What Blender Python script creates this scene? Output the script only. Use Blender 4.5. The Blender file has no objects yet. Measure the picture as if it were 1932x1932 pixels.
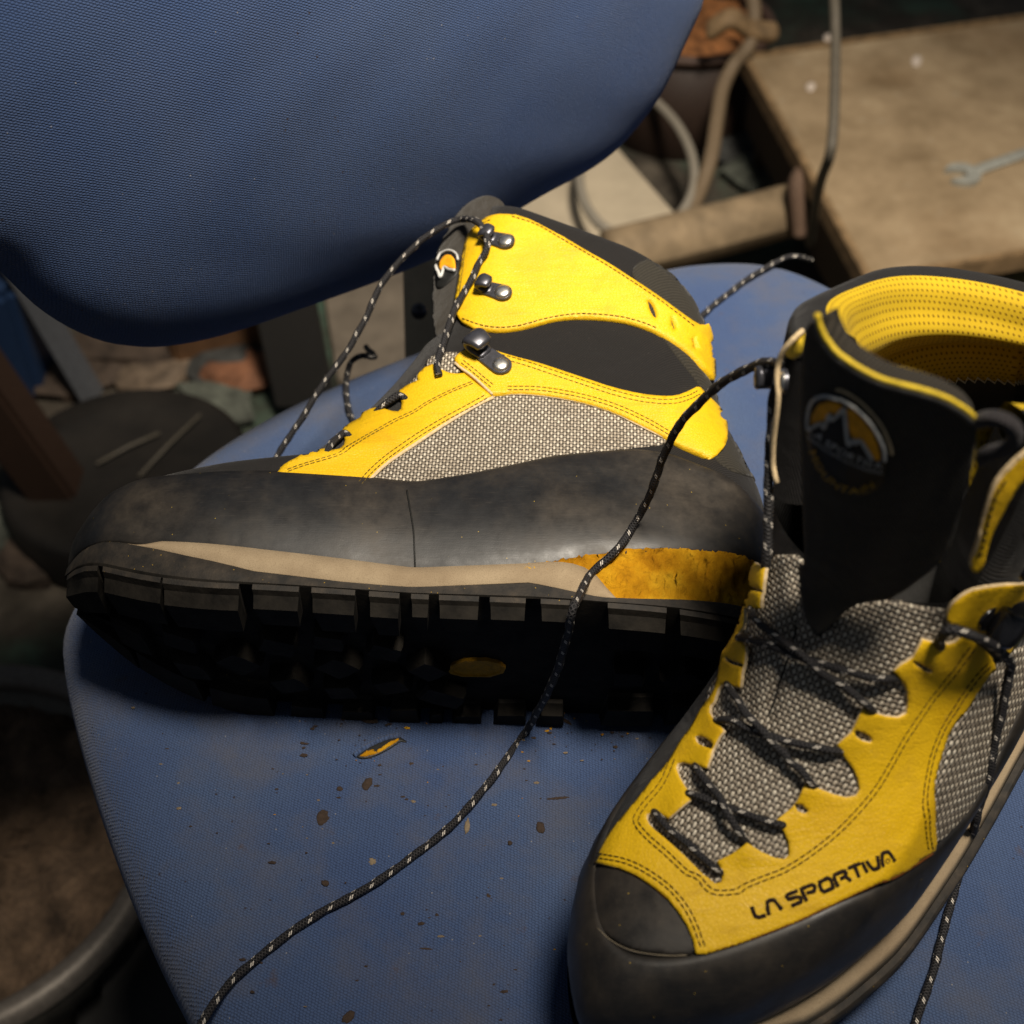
import bpy, bmesh, math, random
import numpy as np
from mathutils import Vector, Matrix
from mathutils.bvhtree import BVHTree
from mathutils.geometry import delaunay_2d_cdt
random.seed(7); RNG = np.random.default_rng(7)
sc = bpy.context.scene
# ------------------------------------------------------------------ camera (the seat surface is z = 0)
CAM_F, CAM_D, CAM_E = 2550.0, 0.678, math.radians(46)
cam_data = bpy.data.cameras.new('camera'); cam = bpy.data.objects.new('camera', cam_data)
sc.collection.objects.link(cam); sc.camera = cam
cam.location = (0, -CAM_D*math.cos(CAM_E), CAM_D*math.sin(CAM_E))
cam.rotation_euler = (math.pi/2-CAM_E, 0, 0)
cam_data.sensor_width = 36; cam_data.lens = 36*CAM_F/1932
cam_data.clip_start = 0.02; cam_data.clip_end = 60
cam_data.dof.use_dof = True; cam_data.dof.focus_distance = 0.535; cam_data.dof.aperture_fstop = 10.5
# ------------------------------------------------------------------ light: one lamp over the chair, weak even room light
world = bpy.data.worlds.new('World'); sc.world = world; world.use_nodes = True
wb = world.node_tree.nodes['Background']; wb.inputs[0].default_value = (0.75, 0.85, 1.0, 1); wb.inputs[1].default_value = 0.07
lamp_data = bpy.data.lights.new('workshop_lamp', 'SPOT'); lamp = bpy.data.objects.new('workshop_lamp', lamp_data)
sc.collection.objects.link(lamp)
lamp.location = (0.38, -0.30, 2.12)
lamp_aim = Vector((0.22, 0.46, -0.1))
lamp.rotation_euler = (lamp_aim-lamp.location).to_track_quat('-Z', 'Y').to_euler()
lamp_data.energy = 535; lamp_data.color = (1.0, 0.90, 0.76); lamp_data.shadow_soft_size = 0.24
lamp_data.spot_size = math.radians(46); lamp_data.spot_blend = 1.0
sc.view_settings.view_transform = 'Standard'; sc.view_settings.look = 'None'; sc.view_settings.exposure = 0; sc.view_settings.gamma = 1
CAM = np.array([0, -CAM_D*math.cos(CAM_E), CAM_D*math.sin(CAM_E)])
FWD = np.array([0, math.cos(CAM_E), -math.sin(CAM_E)])
RGT = np.array([1.0, 0, 0])
UPV = np.cross(RGT, FWD)
def ray(u, v):
    d = FWD*CAM_F + RGT*(u-966) - UPV*(v-966)
    return d/np.linalg.norm(d)
def on_z(u, v, z=0.0):
    d = ray(u, v)
    return CAM + d*(z-CAM[2])/d[2]
def rot(rx, ry, rz):
    cx, sx, cy, sy, cz, sz = math.cos(rx), math.sin(rx), math.cos(ry), math.sin(ry), math.cos(rz), math.sin(rz)
    return (np.array([[cz, -sz, 0], [sz, cz, 0], [0, 0, 1]]) @ np.array([[cy, 0, sy], [0, 1, 0], [-sy, 0, cy]])
            @ np.array([[1, 0, 0], [0, cx, -sx], [0, sx, cx]]))
# boot frames: X from the toe to the heel, Y to the seen side, Z up from the tread (mm)
BM = [rot(.17, 0, -.048) @ np.array([[1, 0, 0], [0, 0, 1], [0, 1, 0.0]]), rot(-.04, -.125, .87) @ np.diag([1, -1, 1.0])]
BT = [np.array([-.192, -.121, .047]), np.array([.029, -.294, .010])]
def to_world(k, p):
    return (np.asarray(p, float)/1000) @ BM[k].T + BT[k]
def pchip(x, y, q):
    x = np.asarray(x, float); y = np.asarray(y, float); q = np.asarray(q, float)
    h = np.diff(x); s = np.diff(y)/h
    m = np.zeros_like(y); m[0] = s[0]; m[-1] = s[-1]
    for i in range(1, len(x)-1):
        if s[i-1]*s[i] > 0:
            w1 = 2*h[i]+h[i-1]; w2 = h[i]+2*h[i-1]
            m[i] = (w1+w2)/(w1/s[i-1]+w2/s[i])
    i = np.clip(np.searchsorted(x, q)-1, 0, len(x)-2)
    t = np.clip((q-x[i])/h[i], 0, 1)
    return ((1+2*t)*(1-t)**2*y[i] + t*(1-t)**2*h[i]*m[i] + t*t*(3-2*t)*y[i+1] + t*t*(t-1)*h[i]*m[i+1])
# ---- body of a boot as a stack of slices (front point, back point), half widths per side
BODY = [dict(
  sl=[(12, 14, 294, 8), (8, 20, 298, 14), (3, 30, 301, 28), (2, 40, 302, 42), (6, 51, 302, 56), (14, 59, 301, 68), (28, 64, 299, 78), (45, 67, 297, 86),
      (64, 71, 294, 93), (83, 80, 291, 102), (101, 97, 287, 112), (119, 119, 282, 126), (132, 138, 281, 140), (141, 156, 280, 152), (147, 176, 280, 161), (150, 198, 279, 168), (153, 216, 278, 175), (156, 234, 276, 182)],
  yp=[(2, 0), (5, 10), (10, 19), (18, 29), (32, 38), (55, 44), (85, 48), (120, 47), (160, 45), (200, 45), (240, 43), (275, 36), (292, 24), (300, 12), (304, 0)],
  yn=[(2, 0), (5, 10), (10, 19), (18, 26), (32, 35), (55, 43), (85, 49), (120, 51), (160, 47), (200, 43), (240, 42), (275, 36), (292, 24), (300, 12), (304, 0)],
  cy=[(2, 6), (30, 3), (80, 0), (304, 0)],
  vp=[(0, .99), (16, 1.0), (30, 1.03), (46, 1.0), (60, .93), (80, .85), (100, .80), (120, .78), (150, .80), (180, .84), (210, .88), (240, .88)],
  vn=[(0, .99), (16, 1.0), (30, 1.03), (46, 1.0), (60, .93), (80, .88), (100, .9), (120, .95), (150, 1.1), (180, 1.3), (210, 1.45), (240, 1.5)],
  rf=[(0, 30), (50, 34), (64, 60), (80, 70), (110, 60), (140, 40), (180, 32), (240, 30)]),
 dict(
  sl=[(15, 8, 296, 8), (11, 16, 300, 16), (8, 26, 302, 28), (8, 38, 303, 42), (12, 51, 303, 56), (19, 61, 302, 68), (30, 68, 299, 78), (45, 73, 297, 86),
      (64, 79, 294, 92), (86, 89, 291, 99), (107, 105, 287, 107), (124, 125, 282, 118), (136, 142, 278, 128), (143, 156, 275, 136), (147, 168, 275, 145), (150, 182, 275, 151), (153, 195, 275, 157), (157, 207, 274, 163)],
  yp=[(8, 0), (10, 6), (15, 12), (24, 19), (36, 26), (55, 35), (85, 45), (112, 49), (140, 49), (170, 48), (200, 46), (240, 44), (275, 36), (292, 24), (300, 12), (304, 0)],
  yn=[(8, 0), (10, 8), (15, 15), (24, 22.5), (36, 29), (55, 37), (85, 42.5), (120, 45), (160, 45), (200, 44), (240, 42), (275, 36), (292, 24), (300, 12), (304, 0)],
  cy=[(8, -6), (24, -5), (60, -2), (120, 0), (304, 0)],
  vp=[(0, .95), (16, .97), (30, 1.03), (46, 1.08), (60, 1.06), (80, .98), (100, .90), (120, .88), (150, .92), (180, 1.0), (210, 1.08), (240, 1.1)],
  vn=[(0, .97), (16, .99), (30, 1.02), (46, .99), (60, .93), (80, .84), (100, .84), (120, .90), (150, 1.05), (180, 1.18), (210, 1.22), (240, 1.22)],
  rf=[(0, 30), (50, 34), (64, 60), (80, 74), (110, 64), (140, 46), (180, 40), (240, 40)])]
NU, NV = 90, 64     # slices, points per side
def half_width(k, X, Z, side, xf, xb):
    B = BODY[k]
    Y = B['yp'] if side > 0 else B['yn']; V = B['vp'] if side > 0 else B['vn']
    base = pchip([a for a, _ in Y], [b for _, b in Y], X)
    v = pchip([a for a, _ in V], [b for _, b in V], Z)
    r = pchip([a for a, _ in B['rf']], [b for _, b in B['rf']], Z)
    s = np.clip((X-xf)/r, 0, 1); cap = np.sqrt(1-(1-s)**2)
    rb = np.interp(Z, [0, 60, 110, 240], [14, 18, 40, 44])
    sb = np.clip((xb-X)/rb, 0, 1); capb = np.sqrt(1-(1-sb)**2)
    up = np.clip((Z-50)/60, 0, 1)
    flat = np.interp(X, [0, 150, 200, 260, 304], [46, 45, 44, 43, 42])
    base = base*(1-up)+flat*up
    return base*v*cap*capb
def body_grid(k, inset=0.0, nu=NU, nv=NV, u0=0.0, u1=1.0):
    """(nu, 2*nv-2, 3) local mm. column 0 = front centre, nv-1 = back centre; columns after run back along -Y"""
    B = BODY[k]; S = np.array(B['sl'], float); n = len(S)
    q = np.linspace(u0*(n-1), u1*(n-1), nu); ii = np.arange(n)
    c = [pchip(ii, S[:, j], q) for j in range(4)]
    th = np.linspace(0, math.pi, nv); t = (1-np.cos(th))/2
    G = np.zeros((nu, 2*nv-2, 3))
    cyx = [a for a, _ in B['cy']]; cyy = [b for _, b in B['cy']]
    for i in range(nu):
        xf, zf, xb, zb = (c[j][i] for j in range(4))
        xf += inset; xb -= inset
        X = xf+(xb-xf)*t; Z = zf+(zb-zf)*t
        for side in (1, -1):
            Y = half_width(k, X, Z, side, xf, xb)
            Y = np.maximum(Y-inset*(np.minimum(1, Y/15)), 0)*side+np.interp(X, cyx, cyy)
            P = np.stack([X, Y, Z], 1)
            if side > 0: G[i, :nv] = P
            else: G[i, nv:] = P[1:-1][::-1]
    return G
# ------------------------------------------------------------------ node helpers
class NT:
    def __init__(s, name):
        s.m = bpy.data.materials.new(name); s.m.use_nodes = True; s.t = s.m.node_tree
        s.b = s.t.nodes['Principled BSDF']
    def put(s, sock, v):
        if hasattr(v, 'is_linked'): s.t.links.new(v, sock)
        elif v is not None:
            if hasattr(sock, 'default_value'):
                try: sock.default_value = v
                except Exception: sock.default_value = (*v, 1) if len(v) == 3 else v
    def n(s, typ, out=0, props=None, **kw):
        nd = s.t.nodes.new(typ)
        for k, v in (props or {}).items(): setattr(nd, k, v)
        for k, v in kw.items():
            key = int(k[1:]) if k[0] == 'i' and k[1:].isdigit() else k.replace('_', ' ')
            s.put(nd.inputs[key], v)
        return nd.outputs[out]
    def math(s, op, a, b=0.0, c=0.0):
        return s.n('ShaderNodeMath', props={'operation': op}, i0=a, i1=b, i2=c)
    def obj(s, scale=1000.0):
        return s.n('ShaderNodeMapping', Vector=s.n('ShaderNodeTexCoord', 3), Scale=(scale,)*3)
    def uv(s, sc3=(1, 1, 1)):
        return s.n('ShaderNodeMapping', Vector=s.n('ShaderNodeTexCoord', 2), Scale=sc3)
    def noise(s, vec, scale, detail=3.0, rough=0.55, dist=0.0):
        return s.n('ShaderNodeTexNoise', Vector=vec, Scale=scale, Detail=detail, Roughness=rough, Distortion=dist)
    def vor(s, vec, scale, feature='F1', rnd=1.0):
        return s.n('ShaderNodeTexVoronoi', props={'feature': feature}, Vector=vec, Scale=scale, Randomness=rnd)
    def ramp(s, fac, stops):
        nd = s.t.nodes.new('ShaderNodeValToRGB'); s.t.links.new(fac, nd.inputs[0]); e = nd.color_ramp.elements
        while len(e) < len(stops): e.new(0.5)
        for el, (p, c) in zip(e, stops): el.position = p; el.color = (*c, 1) if not isinstance(c, float) else (c, c, c, 1)
        return nd.outputs[0]
    def mix(s, fac, a, b, mode='MIX'):
        nd = s.t.nodes.new('ShaderNodeMix'); nd.data_type = 'RGBA'; nd.blend_type = mode
        s.put(nd.inputs[0], fac)
        for i, v in ((6, a), (7, b)): s.put(nd.inputs[i], v if hasattr(v, 'is_linked') else (*v, 1))
        return nd.outputs[2]
    def bump(s, h, strength, dist, normal=None):
        return s.n('ShaderNodeBump', Strength=strength, Distance=dist, Height=h, Normal=normal)
    def done(s, base=None, rough=None, metal=None, normal=None, spec=None, sheen=None, coat=None):
        for k, v in (('Base Color', base), ('Roughness', rough), ('Metallic', metal), ('Normal', normal), ('Specular IOR Level', spec), ('Sheen Weight', sheen), ('Coat Weight', coat)):
            if v is not None:
                if k == 'Base Color' and not hasattr(v, 'is_linked'): v = (*v, 1)
                s.put(s.b.inputs[k], v)
        return s.m
MAT = {}
def m_leather():
    t = NT('yellow_leather'); o = t.obj()
    big = t.noise(o, .022, 4); mid = t.noise(o, .16, 4, .6, .8); cell = t.vor(o, .80, 'DISTANCE_TO_EDGE'); fine = t.noise(o, 2.2, 2)
    cr = t.n('ShaderNodeMapping', Vector=o, Rotation=(.3, .5, .7), Scale=(.09, .5, .3)); crease = t.noise(cr, .55, 3, .5, .6)
    col = t.ramp(big, [(.28, (.62, .355, .005)), (.5, (.74, .455, .006)), (.72, (.70, .43, .007))])
    grime = t.ramp(t.noise(o, .05, 5, .7), [(.56, 0.0), (.76, 1.0)])
    col = t.mix(t.math('MULTIPLY', grime, .36), col, (.34, .18, .018))
    col = t.mix(t.ramp(crease, [(.60, 0.0), (.72, .30)]), col, (.42, .23, .008))
    col = t.mix(t.ramp(cell, [(0.0, .34), (.07, 0.0)]), col, (.40, .22, .006))
    rub = t.ramp(t.noise(o, .11, 5, .7), [(.66, 0.0), (.76, .35)]); col = t.mix(rub, col, (.70, .52, .12))
    h = t.math('ADD', t.ramp(cell, [(0, 0.0), (.16, 1.0)]), t.math('MULTIPLY', fine, .5))
    nb = t.bump(mid, .28, .0012); nb = t.bump(crease, .25, .0010, nb); nb = t.bump(h, .5, .00017, nb)
    return t.done(col, t.ramp(t.noise(o, .10, 3), [(.3, .42), (.7, .60)]), 0, nb, .4)
def m_weave():
    t = NT('woven_mesh'); u0 = t.n('ShaderNodeSeparateXYZ', 0, Vector=t.uv()); sep = u0.node
    u = t.math('DIVIDE', sep.outputs[0], 1.42); v = t.math('DIVIDE', sep.outputs[1], 1.72)
    wob = t.noise(t.obj(), .35, 2); u = t.math('ADD', u, t.math('MULTIPLY', wob, .25))
    iu = t.math('FLOOR', u); iv = t.math('FLOOR', v)
    fu = t.math('SUBTRACT', t.math('FRACT', u), .5); fv = t.math('SUBTRACT', t.math('FRACT', v), .5)
    par = t.math('MODULO', t.math('ABSOLUTE', t.math('ADD', iu, iv)), 2.0)
    def oval(a, b):
        e = t.math('ADD', t.math('POWER', t.math('ABSOLUTE', t.math('DIVIDE', fu, a)), 2.0), t.math('POWER', t.math('ABSOLUTE', t.math('DIVIDE', fv, b)), 2.0))
        return t.math('MAXIMUM', t.math('SUBTRACT', 1.0, e), 0.0)
    w = oval(.44, .66); g = t.math('MULTIPLY', oval(.64, .40), .62)
    isw = t.math('SUBTRACT', 1.0, par)
    w = t.math('MULTIPLY', w, isw); g = t.math('MULTIPLY', g, par)
    var = t.n('ShaderNodeTexWhiteNoise', 0, props={'noise_dimensions': '2D'}, Vector=t.n('ShaderNodeCombineXYZ', X=iu, Y=iv))
    white = t.ramp(var, [(0, (.46, .40, .315)), (1, (.66, .60, .49))])
    dirt = t.ramp(t.noise(t.obj(), .05, 4), [(.5, 0.0), (.8, .45)])
    white = t.mix(dirt, white, (.24, .18, .11))
    grey = t.mix(var, (.17, .14, .105), (.30, .255, .20))
    col = t.mix(t.ramp(g, [(.03, 0.0), (.18, 1.0)]), (.030, .024, .019), grey)
    col = t.mix(t.ramp(w, [(.06, 0.0), (.26, 1.0)]), col, white)
    return t.done(col, .55, 0, t.bump(t.math('ADD', w, g), 1.0, .00055), .3)
def m_soft(name='black_softshell', c=(.0055, .005, .005), c2=(.017, .0145, .0135), p=1.3, rough=.85):
    t = NT(name); o = t.obj()
    r = t.n('ShaderNodeMapping', Vector=o, Rotation=(.4, .3, .9))
    w1 = t.n('ShaderNodeTexWave', 1, props={'wave_type': 'BANDS'}, Vector=r, Scale=.32*p, Distortion=1.2, Detail=2.0)
    n = t.noise(o, 1.6, 3); lint = t.ramp(t.noise(o, .9, 2, .5), [(.70, 0.0), (.76, 1.0)])
    col = t.mix(t.math('MULTIPLY', w1, n), c, c2)
    col = t.mix(t.math('MULTIPLY', lint, .12), col, (.10, .09, .08))
    nb = t.bump(t.noise(o, .045, 3, .5, .5), .55, .0045)
    return t.done(col, rough, 0, t.bump(t.math('ADD', w1, n), .6, .0003, nb), .25, .08)
def m_rubber():
    t = NT('black_rubber'); o = t.obj()
    st = t.n('ShaderNodeMapping', Vector=o, Scale=(.06, .9, .9)); big = t.noise(o, .022, 5, .6); mid = t.noise(o, .10, 5, .65)
    scr = t.noise(st, 1.6, 5, .7, .4); speck = t.noise(o, 1.8, 3)
    d = t.math('MULTIPLY', t.ramp(big, [(.38, 0.0), (.62, 1.0)]), t.ramp(mid, [(.3, .25), (.7, 1.0)]))
    col = t.mix(d, (.0075, .0075, .008), (.043, .034, .0245))
    col = t.mix(t.ramp(scr, [(.56, 0.0), (.74, .20)]), col, (.085, .072, .056))
    col = t.mix(t.math('MULTIPLY', t.ramp(scr, [(.70, 0.0), (.8, .8)]), t.ramp(mid, [(.50, 0.0), (.60, 1.0)])), col, (.20, .165, .12))
    dust = t.ramp(t.vor(o, .20), [(.03, 1.0), (.045, 0.0)])
    col = t.mix(t.math('MULTIPLY', dust, .8), col, (.55, .36, .03))
    r = t.ramp(mid, [(.3, .38), (.7, .56)])
    nb = t.bump(t.noise(o, .05, 3), .3, .0007); nb = t.bump(scr, .14, .00020, nb); nb = t.bump(speck, .2, .0001, nb)
    return t.done(col, r, 0, nb, .5)
def m_outsole():
    t = NT('tread_rubber'); o = t.obj(); n = t.noise(o, .12, 5, .65); f = t.noise(o, 1.2, 3)
    col = t.ramp(n, [(.35, (.012, .011, .010)), (.6, (.035, .028, .021)), (.8, (.085, .063, .042))])
    col = t.mix(t.math('MULTIPLY', t.ramp(t.vor(o, .3), [(.05, 1.0), (.07, 0.0)]), .7), col, (.5, .3, .02))
    return t.done(col, .7, 0, t.bump(f, .4, .0004), .3)
def m_foam_tan():
    t = NT('tan_midsole_foam'); o = t.obj(); n = t.noise(o, 2.5, 2); b = t.noise(o, .06, 4)
    col = t.ramp(b, [(.3, (.27, .20, .125)), (.7, (.38, .295, .19))])
    col = t.mix(t.ramp(n, [(.35, .35), (.5, 0.0)]), col, (.16, .115, .07))
    return t.done(col, .85, 0, t.bump(n, .5, .0004), .2)
def m_foam_orange():
    t = NT('crumbling_orange_foam'); o = t.obj(); n = t.noise(o, .22, 6, .7, .5); b = t.noise(o, .07, 4)
    col = t.ramp(b, [(.3, (.30, .125, .004)), (.5, (.50, .24, .008)), (.72, (.64, .36, .018))])
    col = t.mix(t.ramp(n, [(.34, .45), (.44, 0.0)]), col, (.13, .055, .004))
    return t.done(col, .95, 0, t.bump(n, .8, .003), .1)
def flat(name, c, rough=.7, metal=0, var=.25, scale=.3, bmp=.3, dist=.0003, spec=.3):
    t = NT(name); o = t.obj(); n = t.noise(o, scale, 4, .6)
    lo = tuple(x*(1-var) for x in c); hi = tuple(min(1, x*(1+var)) for x in c)
    return t.done(t.ramp(n, [(.3, lo), (.7, hi)]), rough, metal, t.bump(t.noise(o, scale*6, 3), bmp, dist), spec)
def m_lace():
    t = NT('braided_lace'); sep = t.n('ShaderNodeSeparateXYZ', 0, Vector=t.uv()).node
    l, a = sep.outputs[0], sep.outputs[1]
    d1 = t.math('SINE', t.math('ADD', t.math('MULTIPLY', l, 4.6), t.math('MULTIPLY', a, 6.2832*4)))
    d2 = t.math('SINE', t.math('SUBTRACT', t.math('MULTIPLY', l, 4.6), t.math('MULTIPLY', a, 6.2832*4)))
    h = t.math('MAXIMUM', d1, d2)
    tt = t.math('FRACT', t.math('ADD', t.math('DIVIDE', l, 9.0), t.math('MULTIPLY', a, 1.0)))
    al = t.math('LESS_THAN', t.math('ABSOLUTE', t.math('SUBTRACT', tt, .5)), .085)
    ar = t.math('LESS_THAN', t.math('ABSOLUTE', t.math('SUBTRACT', t.math('FRACT', t.math('MULTIPLY', a, 4.0)), .5)), .26)
    br = t.math('GREATER_THAN', t.math('ABSOLUTE', t.math('SUBTRACT', tt, .5)), .022)
    f = t.math('MULTIPLY', t.math('MULTIPLY', al, ar), br)
    base = t.mix(t.ramp(h, [(.2, 0.0), (1.0, 1.0)]), (.006, .006, .007), (.030, .028, .030))
    col = t.mix(f, base, (.62, .57, .50))
    return t.done(col, .62, 0, t.bump(h, .8, .0003), .35)
def m_lining(name, base, hole, period=1.9):
    t = NT(name); sep = t.n('ShaderNodeSeparateXYZ', 0, Vector=t.uv()).node
    v = t.math('DIVIDE', sep.outputs[1], period); iv = t.math('FLOOR', v)
    u = t.math('ADD', t.math('DIVIDE', sep.outputs[0], period), t.math('MULTIPLY', t.math('MODULO', t.math('ABSOLUTE', iv), 2.0), .5))
    fu = t.math('SUBTRACT', t.math('FRACT', u), .5); fv = t.math('SUBTRACT', t.math('FRACT', v), .5)
    e = t.math('ADD', t.math('POWER', t.math('ABSOLUTE', t.math('DIVIDE', fu, .23)), 2.0), t.math('POWER', t.math('ABSOLUTE', t.math('DIVIDE', fv, .26)), 2.0))
    k = t.ramp(e, [(.55, 1.0), (1.0, 0.0)])
    o = t.obj(); b = t.mix(t.noise(o, .06, 4), tuple(x*.75 for x in base), base)
    return t.done(t.mix(k, b, hole), .8, 0, t.bump(t.math('MINIMUM', e, 1.2), .5, .0003), .2, .03)
def m_seat(name='blue_seat_fabric', clean=0.0, stain=1.0):
    t = NT(name); o = t.obj()
    rot_ = t.n('ShaderNodeMapping', Vector=t.n('ShaderNodeTexCoord', 2), Rotation=(0, 0, .5))
    sep = t.n('ShaderNodeSeparateXYZ', 0, Vector=rot_).node; wob = t.noise(o, .5, 2)
    v = t.math('DIVIDE', t.math('ADD', sep.outputs[1], t.math('MULTIPLY', wob, .9)), 1.05); iv = t.math('FLOOR', v)
    u = t.math('ADD', t.math('DIVIDE', t.math('ADD', sep.outputs[0], t.math('MULTIPLY', wob, .9)), 1.45), t.math('MULTIPLY', iv, .37))
    fu = t.math('SUBTRACT', t.math('FRACT', u), .5); fv = t.math('SUBTRACT', t.math('FRACT', v), .5)
    e = t.math('ADD', t.math('POWER', t.math('ABSOLUTE', t.math('DIVIDE', fu, .52)), 2.0), t.math('POWER', t.math('ABSOLUTE', t.math('DIVIDE', fv, .50)), 2.0))
    k = t.math('MAXIMUM', t.math('SUBTRACT', 1.0, e), 0.0)
    f = t.noise(o, 2.2, 2); big = t.noise(o, .010, 4); stn = t.noise(o, .022, 5, .65)
    col = t.ramp(big, [(.3, (.046-.016*clean, .078-.012*clean, .178)), (.7, (.070-.026*clean, .106-.030*clean, .196-.02*clean))])
    col = t.mix(t.ramp(k, [(.0, .62), (.35, 0.0)]), col, (.016, .025, .055))
    col = t.mix(t.ramp(f, [(.3, .35), (.5, 0.0)]), col, (.035, .048, .085))
    col = t.mix(t.ramp(stn, [(.46, 0.0), (.74, 0.55*stain)]), col, (.105, .096, .092))
    col = t.mix(t.ramp(t.noise(o, .06, 4, .6), [(.66, 0.0), (.74, 0.5*stain)]), col, (.075, .050, .037))
    lint = t.ramp(t.vor(o, .14), [(.03, 1.0), (.05, 0.0)])
    col = t.mix(t.math('MULTIPLY', lint, .45), col, (.38, .35, .28))
    sp = t.ramp(t.n('ShaderNodeTexVoronoi', 0, Vector=t.n('ShaderNodeMapping', Vector=o, Location=(31, 17, 5)), Scale=.11), [(.045, 1.0), (.075, 0.0)])
    col = t.mix(t.math('MULTIPLY', sp, t.ramp(t.noise(o, .02, 2), [(.45, 0.0), (.55, .8)])), col, (.03, .02, .016))
    h = t.math('ADD', t.math('MULTIPLY', f, .5), t.math('MULTIPLY', k, .7))
    return t.done(col, .95, 0, t.bump(h, .8, .0005), .1, .10)
def m_ground():
    t = NT('dirty_green_floor'); o = t.obj(1.0)
    n = t.noise(o, 3.0, 5, .6); d = t.noise(o, 9.0, 6, .7)
    col = t.ramp(n, [(.36, (.045, .085, .06)), (.50, (.05, .042, .032)), (.62, (.15, .125, .095)), (.74, (.23, .21, .17))])
    col = t.mix(t.ramp(d, [(.45, .65), (.6, 0.0)]), col, (.02, .016, .012))
    return t.done(col, .85, 0, t.bump(d, .8, .01), .2)
def m_board():
    t = NT('dusty_board'); o = t.obj(1.0); n = t.noise(o, 9, 6, .65); g = t.noise(o, 40, 4); w = t.noise(o, 4, 3)
    col = t.ramp(n, [(.3, (.15, .104, .056)), (.55, (.26, .19, .112)), (.75, (.36, .28, .175))])
    col = t.mix(t.ramp(w, [(.55, 0.0), (.8, .45)]), col, (.15, .075, .025))
    col = t.mix(t.ramp(g, [(.62, 0.0), (.75, .5)]), col, (.28, .23, .16))
    return t.done(col, .7, 0, t.bump(g, .3, .002), .3)
MAT.update(leather=m_leather(), weave=m_weave(), soft=m_soft(), rubber=m_rubber(), tread=m_outsole(), lug=flat('shaded_lug_rubber', (.0105, .0088, .0068), .8, var=.7, scale=.10, dist=.0008, spec=.15), tan=m_foam_tan(), orange=m_foam_orange(), lace=m_lace(),  # lug: same rubber as tread, shade under the sole put into its colour
    lining=m_lining('yellow_mesh_lining', (.60, .40, .014), (.22, .13, .006), 1.9), felt=flat('dark_felt', (.075, .073, .070), .95, scale=1.4, bmp=.8, dist=.0008),
    seat=m_seat(), back=m_seat('blue_back_fabric', .45, .12), ground=m_ground(), board=m_board(), cream=flat('cut_leather_edge', (.60, .46, .27), .85, scale=.8),
    webbing=m_soft('ribbed_olive_webbing', (.016, .014, .010), (.042, .036, .026), 1.0, .8),
    tonguefab=m_soft('dark_tongue_fabric', (.015, .013, .010), (.075, .063, .048), 1.1, .85),
    gun=flat('gunmetal', (.085, .085, .098), .34, .7, .2, .5, .1, .0001, .5), hookblack=flat('black_enamel', (.010, .010, .012), .22, 0, .2, .5, .1, .0001, .6), nickel=flat('nickel', (.62, .60, .55), .36, 1.0, .2, .8, .15, .0001, .5),
    thread=flat('brown_thread', (.13, .085, .012), .7, scale=1.5), threadw=flat('white_thread', (.75, .72, .62), .7, scale=1.5), embro=flat('black_embroidery', (.018, .008, .006), .55, scale=2, bmp=.8),
    seam=flat('glue_burn', (.16, .05, .006), .7), piping=flat('yellow_piping', (.68, .48, .03), .6), badge=flat('badge_black', (.012, .012, .011), .5), badge_or=flat('badge_orange', (.78, .34, .010), .5),
    badge_gr=flat('badge_grey', (.50, .50, .48), .5), badge_ye=flat('badge_yellow', (.42, .24, .01), .5), octo=flat('sole_badge_yellow', (.50, .25, .008), .5, scale=.4, bmp=.8, dist=.002))
# ------------------------------------------------------------------ object helpers
def tag(o, label=None, cat=None, group=None, kind=None):
    for k, v in (('label', label), ('category', cat), ('group', group), ('kind', kind)):
        if v: o[k] = v
    return o
def empty(name, loc, label, cat, group=None):
    o = bpy.data.objects.new(name, None); o.location = loc; o.empty_display_size = .02
    sc.collection.objects.link(o); return tag(o, label, cat, group)
def ancestors(o):
    m = Matrix.Identity(4)
    while o is not None:
        if o.type == 'EMPTY': m = Matrix.Translation(o.location)
        o = o.parent
    return m
def mesh(name, V, Fc, mat, parent=None, uv=None, smooth=True, idx=None, kind=None, label=None):
    me = bpy.data.meshes.new(name); me.from_pydata([tuple(map(float, p)) for p in V], [], [tuple(map(int, f)) for f in Fc])
    for m in (mat if isinstance(mat, (list, tuple)) else [mat]): me.materials.append(m)
    if idx is not None: me.polygons.foreach_set('material_index', np.asarray(idx, np.int32))
    me.polygons.foreach_set('use_smooth', np.full(len(me.polygons), bool(smooth)))
    if uv is not None:
        lay = me.uv_layers.new(name='mm'); li = np.zeros(len(me.loops), np.int32); me.loops.foreach_get('vertex_index', li)
        lay.data.foreach_set('uv', np.asarray(uv, np.float32)[li].ravel())
    me.validate(); me.update()
    o = bpy.data.objects.new(name, me); sc.collection.objects.link(o)
    if parent is not None:
        o.parent = parent
        top = parent
        while top.parent is not None: top = top.parent
        if parent.parent is None and top.type == 'EMPTY': o.matrix_parent_inverse = Matrix.Translation(top.location).inverted()
    if kind: o['kind'] = kind
    if label: o['label'] = label
    return o
def sharp(o, deg=35):
    o.data.set_sharp_from_angle(angle=math.radians(deg)); return o
def catmull(P, step):
    P = np.asarray(P, float); n = len(P)
    E = np.vstack([2*P[0]-P[1], P, 2*P[-1]-P[-2]]); out = []
    for i in range(n-1):
        a, b, c, d = E[i:i+4]; k = max(2, int(np.linalg.norm(c-b)/step))
        for s in range(k):
            t = s/k
            out.append(.5*((2*b)+(-a+c)*t+(2*a-5*b+4*c-d)*t*t+(-a+3*b-3*c+d)*t**3))
    out.append(P[-1]); return np.array(out)
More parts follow.
